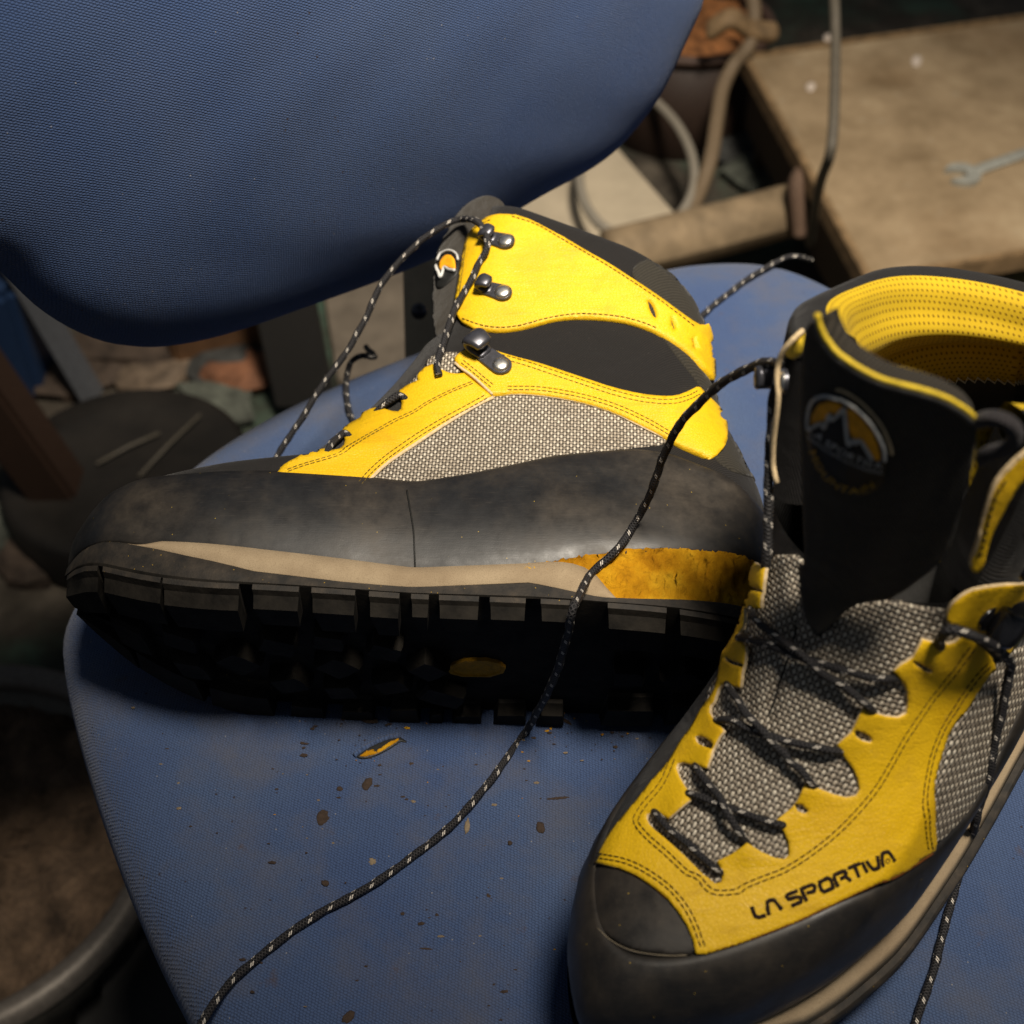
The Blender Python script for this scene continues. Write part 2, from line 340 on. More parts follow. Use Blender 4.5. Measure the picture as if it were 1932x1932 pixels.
def tube(P, r, sides=10, close=True, flat_n=None):
    """V, F, uv (mm, turn) of a tube along P; r number or per-point list"""
    P = np.asarray(P, float); n = len(P); r = np.full(n, r) if np.isscalar(r) else np.asarray(r)
    T = np.gradient(P, axis=0); T /= np.linalg.norm(T, axis=1, keepdims=True)+1e-12
    up = np.array([0, 0, 1.0]) if abs(T[0][2]) < .9 else np.array([1.0, 0, 0])
    a = np.cross(T[0], up); a /= np.linalg.norm(a); V = []; UV = []; L = 0
    for i in range(n):
        if i: L += np.linalg.norm(P[i]-P[i-1])*1000
        a = a-T[i]*(a@T[i]); a /= np.linalg.norm(a)+1e-12; b = np.cross(T[i], a)
        for j in range(sides+1):
            th = 2*math.pi*j/sides
            V.append(P[i]+(a*math.cos(th)+b*math.sin(th))*r[i]); UV.append((L, j/sides))
    m = sides+1
    Fc = [(i*m+j, i*m+j+1, (i+1)*m+j+1, (i+1)*m+j) for i in range(n-1) for j in range(sides)]
    if close:
        Fc.append(tuple(range(sides-1, -1, -1))); Fc.append(tuple((n-1)*m+j for j in range(sides)))
    return np.array(V), Fc, np.array(UV)
def add_tube(name, P, r, mat, parent=None, step=.002, sides=10, kind=None):
    V, Fc, UV = tube(catmull(P, step), r, sides)
    return mesh(name, V, Fc, mat, parent, UV, kind=kind)
# crops of the photograph used for measuring: origin and scale, all brought to a 1932 px wide frame
CROP = dict(A=(1200, 550, .67288), B=(780, 1000, .46584), C=(200, 1350, .67288), D=(1300, 1500, .62112), E=(1900, 2200, .31056), G=(2300, 1700, .36232), H=(2700, 1700, .29193),
    I=(1750, 2400, .78364), J=(2300, 800, .5694), K=(1900, 1700, .706), L=(2350, 1150, .31056), M=(2900, 1200, .4141), N=(900, 2200, .56936), O=(1700, 0, .80952),
    P=(0, 900, .67288), Q=(0, 2000, .65445), T=(1300, 1050, .23292), U=(2380, 2690, .2588), V=(2340, 2300, .47826), W=(1300, 580, .25873), X=(0, 0, 1.68944))
def px(c, pts):
    x0, y0, s = CROP[c]
    return [((x0+a*s)*.591912, (y0+b*s)*.591912) for a, b in pts]
# ------------------------------------------------------------------ boots: bodies and ray tools
GR = []; TREE = []; LTREE = []
RIM = 8
for k in (0, 1):
    G = body_grid(k, nu=150, nv=90); GR.append(G); nu, nc, _ = G.shape
    top = G[-1]; inn = body_grid(k, inset=13, nu=2, nv=90)[-1]
    rows = list(G)
    for a in np.linspace(0, math.pi, RIM)[1:]:
        rows.append(top+(inn-top)*(1-math.cos(a))/2+np.array([0, 0, 1])*6*math.sin(a))
    A = np.array(rows); V = A.reshape(-1, 3)
    Fc = [(i*nc+j, i*nc+(j+1) % nc, (i+1)*nc+(j+1) % nc, (i+1)*nc+j) for i in range(len(rows)-1) for j in range(nc)]
    TREE.append(BVHTree.FromPolygons([tuple(p) for p in to_world(k, V)], Fc)); LTREE.append(BVHTree.FromPolygons([tuple(p) for p in V], Fc))
CV = Vector(CAM)
def hit(k, u, v):
    if k == 10:     # the outer side of the standing boot, measured square to it: u, v = X, Z in mm
        loc, n, _, _ = LTREE[1].ray_cast(Vector((u, 300, v)), Vector((0, -1, 0)))
        if loc is None: loc, n, _, _ = LTREE[1].find_nearest(Vector((u, 30, v)))
        n = n if n.y > 0 else -n
        return to_world(1, np.array(loc)), BM[1] @ np.array(n)
    d = Vector(ray(u, v)); loc, n, _, dist = TREE[k].ray_cast(CV, d)
    if loc is None:
        best = None
        for t in np.linspace(.40, .85, 60):
            q = TREE[k].find_nearest(CV+d*t)
            if best is None or q[3] < best[3]: best = q
        loc, n = best[0], best[1]
    if n.dot(CV-loc) < 0: n = -n
    return np.array(loc), np.array(n)
def lift(k, u, v, h):
    """a point h mm above the surface that stays on the line of sight it was measured along"""
    p, n = hit(k, u, v); q = p+n*h/1000; d = ray(u, v); c = d@n
    if c < -.15:
        w = min(1, (-c-.15)/.3); w = w*w*(3-2*w); s = (CAM+d*(((q-CAM)@n)/c)-q)*w; m = np.linalg.norm(s)
        q = q+s*min(1, 1.3*abs(h)/1000/(m+1e-9))
    return q, n
def bh(k, u, v, h=0.0): return lift(k, u, v, h)[0]
def at_d(u, v, d): return CAM+ray(u, v)*d
def loc_of(k, p):
    k = 1 if k == 10 else k
    return ((np.asarray(p)-BT[k]) @ BM[k])*1000
def chaikin(P, it=1, closed=True):
    P = [np.array(p, float) for p in P]
    for _ in range(it):
        Q = []; n = len(P)
        for i in range(n if closed else n-1):
            a, b = P[i], P[(i+1) % n]; Q += [a*.75+b*.25, a*.25+b*.75]
        P = ([P[0]] if not closed else [])+Q+([P[-1]] if not closed else [])
    return P
def resample(P, step, closed=True):
    P = [np.array(p, float) for p in P]; out = []
    n = len(P)
    for i in range(n if closed else n-1):
        a, b = P[i], P[(i+1) % n]; m = max(1, int(round(np.linalg.norm(b-a)/step)))
        out += [a+(b-a)*s/m for s in range(m)]
    if not closed: out.append(P[-1])
    return out
def inside(poly, pts):
    x, y = pts[:, 0], pts[:, 1]; r = np.zeros(len(pts), bool); n = len(poly); q = np.array(poly)
    for i in range(n):
        x1, y1 = q[i]; x2, y2 = q[i-1]
        c = ((y1 > y) != (y2 > y)) & (x < (x2-x1)*(y-y1)/(y2-y1+1e-12)+x1); r ^= c
    return r
UVF = {'lat': lambda L: (L[0]*.58, L[2]*.72-L[1]*.45), 'side': lambda L: (L[0], L[2]), 'throat': lambda L: (L[1], L[0]*.62+L[2]*.78), 'top': lambda L: (L[1], L[0])}
def flatmesh(poly, holes=(), step=6.0, smooth=1):
    loops = [resample(chaikin(p, smooth) if smooth else p, step) for p in [poly, *holes]]
    pts = []; edges = []
    for lp in loops:
        b = len(pts); pts += lp; edges += [(b+i, b+(i+1) % len(lp)) for i in range(len(lp))]
    B = np.array(pts); x0, y0 = B.min(0); x1, y1 = B.max(0); g = []
    for r, y in enumerate(np.arange(y0, y1, step*.87)):
        for x in np.arange(x0+(r % 2)*step/2, x1, step): g.append((x, y))
    g = np.array(g) if g else np.zeros((0, 2))
    if len(g):
        ok = inside(loops[0], g)
        for h in loops[1:]: ok &= ~inside(h, g)
        g = g[ok]
        if len(g):
            dmin = np.array([np.min((B[:, 0]-p[0])**2+(B[:, 1]-p[1])**2) for p in g]); g = g[dmin > (step*.55)**2]
    allp = [Vector((float(p[0]), float(p[1]))) for p in pts]+[Vector((float(p[0]), float(p[1]))) for p in g]
    v2, _, f2, *_ = delaunay_2d_cdt(allp, edges, [], 0, 1e-4)
    P2 = np.array([(p[0], p[1]) for p in v2]); T = np.array([f for f in f2 if len(f) == 3])
    c = P2[T].mean(1); ok = inside(loops[0], c)
    for h in loops[1:]: ok &= ~inside(h, c)
    return P2, T[ok]
def solid(name, S, N, T, off, thick, mats, parent, uv, kind=None, label=None, drop=.3):
    """a sheet S (points), N (normals), triangles T, raised by off (mm, scalar or array) with walls of depth thick"""
    n = len(S); cnt = {}
    fixed = []
    for a, b, c in T:
        nn = np.cross(S[b]-S[a], S[c]-S[a])
        fixed.append((a, b, c) if nn @ (N[a]+N[b]+N[c]) > 0 else (a, c, b))
    for t in fixed:
        for a, b in ((t[0], t[1]), (t[1], t[2]), (t[2], t[0])): cnt[(a, b)] = 1
    bd = [(a, b) for a, b in cnt if (b, a) not in cnt]; bset = {v for e in bd for v in e}
    o = np.broadcast_to(np.asarray(off, float), (n,)).copy()
    top = o.copy()
    for v in bset: top[v] -= drop
    V = [S[i]+N[i]*top[i]/1000 for i in range(n)]; mp = {}
    for v in bset:
        mp[v] = len(V); V.append(S[v]+N[v]*(o[v]-thick)/1000)
    Fc = list(fixed); idx = [0]*len(fixed)
    for a, b in bd: Fc.append((b, a, mp[a], mp[b])); idx.append(1 if len(mats) > 1 else 0)
    U = list(uv)+[uv[v] for v in bset]
    # rows of mp were appended in bset order
    return mesh(name, V, Fc, mats, parent, U, True, idx, kind, label)
def panel(name, k, poly, mats, parent, off=1.4, thick=1.9, holes=(), uvm='side', bumps=(), step=6.0, smooth=1, kind=None, label=None):
    P2, T = flatmesh(poly, holes, step, smooth)
    H = [hit(k, *p) for p in P2]; S = np.array([h[0] for h in H]); N = np.array([h[1] for h in H])
    # soften the normals a little
    for _ in range(2):
        A = N.copy()
        for a, b, c in T:
            m = N[a]+N[b]+N[c]; A[a] += m*.3; A[b] += m*.3; A[c] += m*.3
        N = A/np.linalg.norm(A, axis=1, keepdims=True)
    o = np.full(len(S), off)
    for bu, bv, br, bhh in bumps: o += bhh*np.exp(-((P2[:, 0]-bu)**2+(P2[:, 1]-bv)**2)/(br*br))
    L = loc_of(k, S); uv = [UVF[uvm](l) for l in L]
    SH = np.zeros_like(S)
    for i, p in enumerate(P2 if k != 10 else []):
        d = ray(*p); c = d@N[i]; q = S[i]+N[i]*o[i]/1000
        if c < -.15:
            w = min(1, (-c-.15)/.3); w = w*w*(3-2*w); s = (CAM+d*(((q-CAM)@N[i])/c)-q)*w; m = np.linalg.norm(s); SH[i] = s*min(1, 1.3*o[i]/1000/(m+1e-9))
    for _ in range(4):
        A = SH.copy(); cn = np.ones(len(SH))
        for a, b, c in T:
            m = SH[a]+SH[b]+SH[c]; A[a] += m; A[b] += m; A[c] += m; cn[a] += 3; cn[b] += 3; cn[c] += 3
        SH = A/cn[:, None]
    S = S+SH
    return solid(name, S, N, T, o, thick, mats if isinstance(mats, list) else [mats], parent, uv, kind, label)
def offset_line(P, d):
    P = np.array(P, float); t = np.gradient(P, axis=0); t /= np.linalg.norm(t, axis=1, keepdims=True)+1e-9
    return P+np.stack([-t[:, 1], t[:, 0]], 1)*d
def stitches(name, k, lines, parent, mat, off=1.5, pitch=3.0, ln=2.3, r=.30):
    V = []; Fc = []
    for ln2 in lines:
        q = catmull(np.array(ln2, float), 4.0)
        W = [lift(k, *p, off) for p in q]; Pw = np.array([w[0] for w in W]); Nw = np.array([w[1] for w in W])
        s = np.concatenate([[0], np.cumsum(np.linalg.norm(np.diff(Pw, axis=0), axis=1))])*1000
        x = 0.0
        while x+ln < s[-1]:
            a = np.array([np.interp(x, s, Pw[:, j]) for j in range(3)]); b = np.array([np.interp(x+ln, s, Pw[:, j]) for j in range(3)])
            nn = np.array([np.interp(x, s, Nw[:, j]) for j in range(3)]); d = (b-a)/(np.linalg.norm(b-a)+1e-9); sd = np.cross(d, nn); sd /= np.linalg.norm(sd)+1e-9
            base = len(V)
            for t, rr in ((0, .35), (.25, 1), (.75, 1), (1, .35)):
                c = a+(b-a)*t+nn*(.10*math.sin(math.pi*t))/1000
                V += [c+sd*r*rr/1000, c+nn*r*rr/1000, c-sd*r*rr/1000, c-nn*r*rr/1000]
            for i in range(3):
                for j in range(4): Fc.append((base+i*4+j, base+i*4+(j+1) % 4, base+(i+1)*4+(j+1) % 4, base+(i+1)*4+j))
            x += pitch
    return mesh(name, V, Fc, mat, parent, kind='stuff')
# ------------------------------------------------------------------ sole, midsole, rand laid round the body on stations
def stations(n=150):
    out = []   # (centre x, dir x, dir y) once round: toe -> seen side -> heel -> hidden side
    F0, B0 = 66.0, 246.0; Lf = 60*math.pi/2; Ls = B0-F0; Lb = 50*math.pi/2
    tot = Lf+Ls+Lb
    for i in range(n):
        s = tot*2*i/n; side = 1
        if s >= tot: s = 2*tot-s; side = -1
        if s < Lf: a = s/Lf*math.pi/2; out.append((F0, -math.cos(a), math.sin(a)*side))
        elif s < Lf+Ls: out.append((F0+s-Lf, 0.0, 1.0*side))
        else: a = (s-Lf-Ls)/Lb*math.pi/2; out.append((B0, math.sin(a), math.cos(a)*side))
    return out
ST = stations(168)
def lhit(k, st, z):
    cx, dx, dy = st; d = Vector((dx, dy, 0)); loc, n, _, _ = LTREE[k].ray_cast(Vector((cx, 0, z))+d*220, -d)
    if loc is None: loc, n, _, _ = LTREE[k].find_nearest(Vector((cx+dx*60, dy*50, z)))
    n = n if n.dot(d) > 0 else -n
    return np.array(loc), np.array(n)
def xs(st): cx, dx, dy = st; return cx+(dx*62 if dx < 0 else dx*54)
def spring(X): return 28.0*max(0.0, 1-X/85.0)**2 if X > -50 else 28.0
def table(T, x): return float(np.interp(x, [a for a, _ in T], [b for _, b in T]))
def ring_mesh(name, k, rows, mat, parent, sub=None, label=None, uvs=None):
    """rows: list of (n stations, 3) local mm arrays, closed round"""
    A = np.array(rows); R_, n, _ = A.shape; V = to_world(k, A.reshape(-1, 3))
    Fc = [(i*n+j, (i+1)*n+j, (i+1)*n+(j+1) % n, i*n+(j+1) % n) for i in range(R_-1) for j in range(n) if sub is None or sub[j]]
    uv = [(a[0], a[2]) for a in A.reshape(-1, 3)]
    return mesh(name, V, Fc, mat, parent, uv, label=label)
RAND_BOT = [[(0, 33), (14, 27), (41, 20), (93, 15.5), (154, 11.2), (199, 15.2), (240, 25.5), (288, 31), (304, 32)],
            [(0, 35), (14, 30), (30, 24), (70, 19), (154, 17), (199, 18), (240, 20), (304, 22)]]
RAND_TOP = [[(0, 55), (14, 56), (43, 56), (88, 59), (132, 58.5), (150, 57), (175, 64.5), (207, 76.5), (240, 83), (262, 81), (282, 74), (292, 68), (304, 62)],
            [(0, 50), (30, 52), (60, 54), (100, 57), (150, 57), (175, 64.5), (207, 76.5), (240, 83), (262, 81), (282, 74), (292, 68), (304, 62)]]
MID_BOT = [[(0, 33), (14, 27), (41, 19), (93, 6.5), (128, 4), (154, 3.7), (199, 7.7), (226, 2.8), (240, 3.5), (285, 7.5), (304, 8)],
           [(0, 33), (14, 27), (30, 18), (70, 9), (154, 6), (199, 7), (304, 7)]]
def sole_edge(k, st, off=4.0):
    off = (1.6+4.8*min(1, max(0, (xs(st)-14)/50))) if k == 1 else 1.4+2.6*min(1, max(0, (xs(st)-14)/50))
    p, n = lhit(k, st, 24+spring(xs(st))*.3); q = p.copy(); nn = n.copy(); nn[2] = 0; nn /= np.linalg.norm(nn)+1e-9
    return q+nn*off, nn
def build_sole(k, boot):
    E4 = [sole_edge(k, s) for s in ST]; n = len(ST); X = [xs(s) for s in ST]
    zt = [table(RAND_TOP[k], x) for x in X]; zb = [table(RAND_BOT[k], x) for x in X]; zm = [table(MID_BOT[k], x) for x in X]
    if k == 1:      # toe half by angle, the hidden side lower than the seen one
        lat = table(RAND_TOP[1], 66)
        for i, s in enumerate(ST):
            if s[1] < 0:
                a_ = math.degrees(math.acos(min(1, -s[1])))/90; zt[i] = 68.5+((lat if s[2] > 0 else 62)-68.5)*a_
            elif s[2] < 0 and X[i] < 150: zt[i] = 62-3*(X[i]-66)/84
    # rand
    rows = []
    for f, o in ((0, .2), (.01, 1.4), (.04, 2.0), (.15, 2.4), (.3, 2.6), (.45, 2.6), (.6, 2.5), (.75, 2.4), (.88, 2.2), (.96, 1.9), (.99, 1.3), (1.0, .1)):
        R_ = []
        for i, s in enumerate(ST):
            z = zb[i]+(zt[i]-zb[i])*f; p, nn = lhit(k, s, z); R_.append(p+nn*o)
        rows.append(np.array(R_))
    for _ in range(1):
        rows = [(np.roll(r, 1, 0)+2*r+np.roll(r, -1, 0))/4 for r in rows]
    ring_mesh('rubber_rand', k, rows, MAT['rubber'], boot)
    # midsole band
    def band(name, z0, z1, offs, mat, sel=None, jag=0):
        rows = []
        for f, o in offs:
            R_ = []
            for i, s in enumerate(ST):
                p = E4[i][0]+E4[i][1]*o; p[2] = z0[i]+(z1[i]-z0[i])*f
                if jag: p = p+E4[i][1]*RNG.normal(0, jag)
                R_.append(p)
            rows.append(np.array(R_))
        return ring_mesh(name, k, rows, mat, boot, sel)
    zb2 = [m_+(b+2-m_)*min(1, max(0, (x-36)/14)) for b, m_, x in zip(zb, zm, X)] if k == 0 else [b+2 for b in zb]
    heel = np.array([x > 203 for x in X]); crumb = heel if k == 0 else np.zeros(n, bool)
    # the tan foam ends in a curve under the crumbled heel on the lying boot
    cut = [min(1, max(0, (229-x)/34)) for x in X]
    zt2 = [zm[i]+(zb2[i]-zm[i])*(math.sqrt(max(0, 1-(1-cut[i])**2)) if k == 0 and x > 195 else 1) for i, x in enumerate(X)]
    band('midsole', zm, zt2, ((0, -.6), (.04, -.2), (.5, -.4), (.96, -.8), (1, -9)), MAT['tan'], None if k else np.array([x < 232 for x in X]))
    if k == 0:
        rows = []; nz = 12
        sel = [i for i in range(n) if X[i] > 190]
        # split the stations finely for the crumbled foam
        idx = [i for i in range(n) if X[i] > 190 and ST[i][2] >= -.2]
        fine = [(a, b, t) for a, b in zip(idx, idx[1:]) for t in (0, .25, .5, .75)]
        A = []
        for r in range(nz):
            f = r/(nz-1); row = []
            for a, b, t in fine:
                p = (E4[a][0]*(1-t)+E4[b][0]*t).copy(); nn = E4[a][1]; za = zm[a]*(1-t)+zm[b]*t; zc = (zb[a]*(1-t)+zb[b]*t)+1.5
                p[2] = za+(zc-za)*f
                d = -2.0+.5*math.sin(p[0]*.21+f*5)+RNG.normal(0, .38)+.7*math.sin(f*9+p[0]*.07)
                if r in (0, nz-1): d = -1.5
                row.append(p+nn*d+np.array([RNG.normal(0, .5), 0, RNG.normal(0, .4)]))
            A.append(row)
        A = np.array(A); m = A.shape[1]
        Fc = [(i*m+j, i*m+j+1, (i+1)*m+j+1, (i+1)*m+j) for i in range(nz-1) for j in range(m-1)]
        mesh('crumbled_heel_foam', to_world(k, A.reshape(-1, 3)), Fc, MAT['orange'], boot, [(a[0], a[2]) for a in A.reshape(-1, 3)], label='crumbled orange heel foam')
    # outsole: lip and plate
    floor_z = [spring(E4[i][0][0])+(.6 if k == 0 else 1.0) for i in range(n)]; lipx = 2.4 if k == 1 else 0.0
    rows = []
    for f, o in ((1.12, -6), (1.02, -.4), (.9, .3), (0.1, .3), (0, -.3)):
        rows.append(np.array([[*(E4[i][0]+E4[i][1]*(o+(lipx*min(1, max(0, (X[i]-20)/40)) if o > -1 else 0)))[:2], floor_z[i]+(zm[i]-floor_z[i])*f] for i in range(n)]))
    rows.append(np.array([[*(E4[i][0]*.5+np.array([X[i], 0, 0])*.5)[:2], floor_z[i]] for i in range(n)]))
    rows.append(np.array([[X[i], 0, floor_z[i]] for i in range(n)]))
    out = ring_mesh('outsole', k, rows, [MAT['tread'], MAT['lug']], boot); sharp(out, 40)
    for p_ in out.data.polygons: p_.material_index = 1 if p_.index >= 3*n else 0  # plate underside takes the rubber with shade painted in
    # lugs
    def edge_lug(oi, z0, z1):
        o_, i_ = oi; V = []; m = len(o_)
        for zz, f in ((z0, 0.0), (z0*.74+z1*.26, .02), (z0*.60+z1*.40, .14), (z1, .26)):
            ring = [np.array(a)*(1-f)+np.array(b_)*f for a, b_ in zip(o_, i_)]+[np.array(b_)*(1-f*.25)+np.array(a)*f*.25 for a, b_ in zip(o_, i_)][::-1]
            V += [(q[0], q[1], zz+spring(q[0])) for q in ring]
        m *= 2; Fc = [(r*m+i, r*m+(i+1) % m, (r+1)*m+(i+1) % m, (r+1)*m+i) for r in range(3) for i in range(m)]+[tuple(3*m+i for i in range(m))]
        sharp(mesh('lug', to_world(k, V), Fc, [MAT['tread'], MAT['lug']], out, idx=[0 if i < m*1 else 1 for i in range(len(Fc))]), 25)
    def lug(poly, z0, z1, taper=.9):
        c = np.mean(poly, 0); m = len(poly); V = []
        for zz, sc_ in ((z0, 1.0), (z0*.25+z1*.75, .99), (z1, taper)):
            for i in range(m):
                q = c+(np.array(poly[i])-c)*sc_; V.append((q[0], q[1], zz+spring(q[0])))
        Fc = [(r*m+i, r*m+(i+1) % m, (r+1)*m+(i+1) % m, (r+1)*m+i) for r in range(2) for i in range(m)]+[tuple(2*m+i for i in range(m))]
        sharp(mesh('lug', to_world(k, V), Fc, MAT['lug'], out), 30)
    def edge_poly(side, xa, xb, depth, skew=3.0):
        o_, i_ = [], []
        sel = [j for j in range(n) if ST[j][2]*side > .02 or ST[j][0]+ST[j][1] < 30 and abs(ST[j][2]) < .02]
        ex = np.array([(E4[j][0]+E4[j][1]*lipx)[0] for j in sel]); ey = np.array([(E4[j][0]+E4[j][1]*lipx)[1] for j in sel]); od = np.argsort(ex); ex, ey = ex[od], ey[od]
        m = max(2, int((xb-xa)/7)+1)
        for x in np.linspace(xa, xb, m):
            y = np.interp(x, ex, ey); o_.append((x, y)); 
        for x in np.linspace(xa+skew, xb-skew*.3, m):
            y = np.interp(x, ex, ey); yi = y-side*min(depth, abs(y)*.8); i_.append((x, yi))
        return o_, i_
    cuts = [(6, 30), (31.5, 58), (59.5, 89), (94, 111), (116, 132), (137, 151), (155, 162), (165.5, 180), (184, 199), (203, 215), (229, 252), (257, 282), (287, 300)]
    deep = [24, 26, 26, 19, 20, 19, 17, 14, 13, 13, 22, 23, 24]
    for side in (1, -1):
        for (a, b), d in zip(cuts, deep): edge_lug(edge_poly(side, a+random.uniform(-1.1, 1.3), b+random.uniform(-1.3, 1.1), d+random.uniform(-2, 2)), (.6 if k == 0 else 1.0), -7.4+random.uniform(-.4, .4))
    for (x, y, w, h, r) in [(34, 0, 16, 20, 0), (58, -13, 15, 13, .2), (58, 12, 15, 13, -.2), (80, 0, 15, 15, .78), (99, -17, 15, 12, .35), (99, 16, 15, 12, -.35), (121, 0, 15, 14, .78), (120, -22, 13, 11, .2), (120, 21, 13, 11, -.2),
                            (142, -15, 14, 11, .4), (142, 15, 14, 11, -.4), (158, 0, 13, 13, .78), (163, -24, 20, 12, -.5), (240, 0, 13, 12, 0), (262, 0, 15, 12, .78)]:
        c, s = math.cos(r), math.sin(r)
        lug([(x+c*a*w/2-s*b*h/2, y+s*a*w/2+c*b*h/2) for a, b in ((-1, -1), (-.2, -1.12), (1, -1), (1, .3), (.8, 1), (-1, 1))], (.6 if k == 0 else 1.0), -6.8, .88)
    return out
def build_upper(k, boot):
    G = GR[k]; nu, nc, _ = G.shape; nv = (nc+2)//2
    B = BODY[k]; S = np.array(B['sl'], float); fz = pchip(np.arange(len(S)), S[:, 1], np.linspace(0, len(S)-1, nu))
    ug = int(np.argmax(fz > (150 if k == 0 else 147)))
    tj = (1-np.cos(np.linspace(0, math.pi, nv)))/2; jg = int(np.argmax(tj > .13))
    def gap(i, j):      # face column j..j+1 open at the front?
        return i >= ug and (j < jg or j >= nc-jg)
    depth_rows = np.linspace(1, ug/(nu-1)*.62, 60)
    def inset_at(t):    # t = mm-like depth fraction
        return 13+4.5*math.exp(-((t-.13)/.08)**2)-2.0*math.exp(-((t-.28)/.03)**2)-2*t
    top = G[-1]; n_i = body_grid(k, inset=13, nu=2, nv=90)[-1]
    rows = list(G)
    for a in np.linspace(0, math.pi, RIM)[1:5]: rows.append(top+(n_i-top)*(1-math.cos(a))/2+np.array([0, 0, 1])*6*math.sin(a))
    A = np.array(rows); V = to_world(k, A.reshape(-1, 3))
    Fc = [(i*nc+j, (i+1)*nc+j, (i+1)*nc+(j+1) % nc, i*nc+(j+1) % nc) for i in range(len(rows)-1) for j in range(nc) if not gap(i, j)]
    uv = [(a[1], a[2]) for a in A.reshape(-1, 3)]
    mesh('upper', V, Fc, MAT['soft'], boot, uv)
    rows2 = [top+(n_i-top)*(1-math.cos(a))/2+np.array([0, 0, 1])*6*math.sin(a) for a in np.linspace(0, math.pi, RIM)[4:]]
    us = np.linspace(1, ug/(nu-1)*.55, 70); full = {}
    for q, u in enumerate(us[1:]):
        t = (q+1)/70
        full_row = body_grid(k, inset=inset_at(t), nu=2, nv=90, u0=u, u1=min(1, u+1e-4))[0]; rows2.append(full_row)
    A2 = np.array(rows2); V2 = to_world(k, A2.reshape(-1, 3)); R2 = len(rows2)
    per = np.concatenate([[0], np.cumsum(np.linalg.norm(np.diff(A2[10], axis=0), axis=1))])
    dep = np.concatenate([[0], np.cumsum(np.linalg.norm(np.diff(A2[:, nv-1], axis=0), axis=1))])
    uv2 = [(per[j], dep[i]) for i in range(R2) for j in range(nc)]
    gate = us[np.clip(np.arange(R2)-4, 0, 69)]
    Fc2 = []; ix = []
    for i in range(R2-1):
        for j in range(nc):
            if gate[i]*(nu-1) >= ug and (j < jg or j >= nc-jg): continue
            Fc2.append((i*nc+j, (i+1)*nc+j, (i+1)*nc+(j+1) % nc, i*nc+(j+1) % nc)); ix.append(0)
    last = (R2-1)*nc; V2 = np.vstack([V2, V2[last:].mean(0)]); uv2.append((0, 0))
    Fc2 += [(last+j, last+(j+1) % nc, len(V2)-1) for j in range(nc)]; ix += [0]*nc
    ld = np.array(dep)
    lim = 44
    ix = [1 if (len(f) == 3 or dep[f[0]//nc] > lim) else 0 for f in Fc2]
    mesh('lining', V2, Fc2, [MAT['lining'], MAT['felt']], boot, uv2, idx=ix)
    if k == 1:      # white zigzag seam between mesh and felt
        i0 = int(np.argmax(dep > lim)); V = []; Fc = []
        q = [A2[i0][j] for j in range(nc)]; pts = []
        for j in range(jg+4, nc-jg-4):
            a_, b_ = A2[i0-2][j], A2[i0+1][j]; pts += [a_*.5+A2[i0-2][j+1]*.5 if j % 2 else b_]
        pts = np.array(pts); c_ = pts.mean(0); pts = pts+(np.array([c_[0], c_[1], 0])-pts*np.array([1, 1, 0]))*.012
        Vt, Ft, Ut = tube(to_world(k, pts), .00035, 5); mesh('zigzag_seam', Vt, Ft, MAT['threadw'], boot, Ut, smooth=False)
    # edges of the open throat
    for jc, nm in ((jg, 0), (nc-jg, 1)):
        P = []; 
        o_ = [A[i][jc] for i in range(ug, nu)]; inn_ = [body_grid(k, inset=13, nu=2, nv=90, u0=i/(nu-1), u1=min(1, i/(nu-1)+1e-4))[0][jc] for i in range(ug, nu, 6)]
        oo = [A[i][jc] for i in range(ug, nu, 6)]; W = []; m = 6
        for a, b in zip(oo, inn_):
            d = np.array([-3.0, 0, 0])
            for s in range(m+1): t = s/m; W.append(a*(1-t)+b*t+d*math.sin(math.pi*t))
        F3 = [(i*(m+1)+s, i*(m+1)+s+1, (i+1)*(m+1)+s+1, (i+1)*(m+1)+s) for i in range(len(oo)-1) for s in range(m)]
        mesh('flap_edge', to_world(k, W), F3, MAT['soft'], boot)
def build_tongue(k, boot, x0, curv, zs, half, mat, thick=6.0, ridge=0):
    """a padded sheet: centre line X = x0(Z), bowed back by curv*Y^2, half width half(Z)"""
    nz, ny = 44, 25; rows = []
    for i in range(nz):
        z = zs[0]+(zs[1]-zs[0])*i/(nz-1); h = table(half, z); r = []
        for j in range(ny):
            s = -1+2*j/(ny-1); y = s*h+ridge; x = table(x0, z)+table(curv, z)*(y*y); r.append((x, y, z))
        rows.append(r)
    return np.array(rows)
# ------------------------------------------------------------------ hardware
def sweep_oval(P, D, a, b):
    """oval cross-section: half width a along D (fixed side vector), half thickness b across the path"""
    P = np.asarray(P, float); n = len(P); T = np.gradient(P, axis=0); T /= np.linalg.norm(T, axis=1, keepdims=True)+1e-12; V = []; m = 12
    for i in range(n):
        c = np.cross(T[i], D); c /= np.linalg.norm(c)+1e-12
        f = 1.0 if 0 < i < n-1 else .55
        for j in range(m):
            th = 2*math.pi*j/m; cx, sx = math.cos(th), math.sin(th)
            cx = math.copysign(abs(cx)**.6, cx); sx = math.copysign(abs(sx)**.8, sx)
            V.append(P[i]+D*a[i]*cx*(f if f < 1 else 1)+c*b[i]*sx*f)
    Fc = [(i*m+j, i*m+(j+1) % m, (i+1)*m+(j+1) % m, (i+1)*m+j) for i in range(n-1) for j in range(m)]
    return np.array(V), Fc+[tuple(range(m-1, -1, -1)), tuple((n-1)*m+j for j in range(m))]
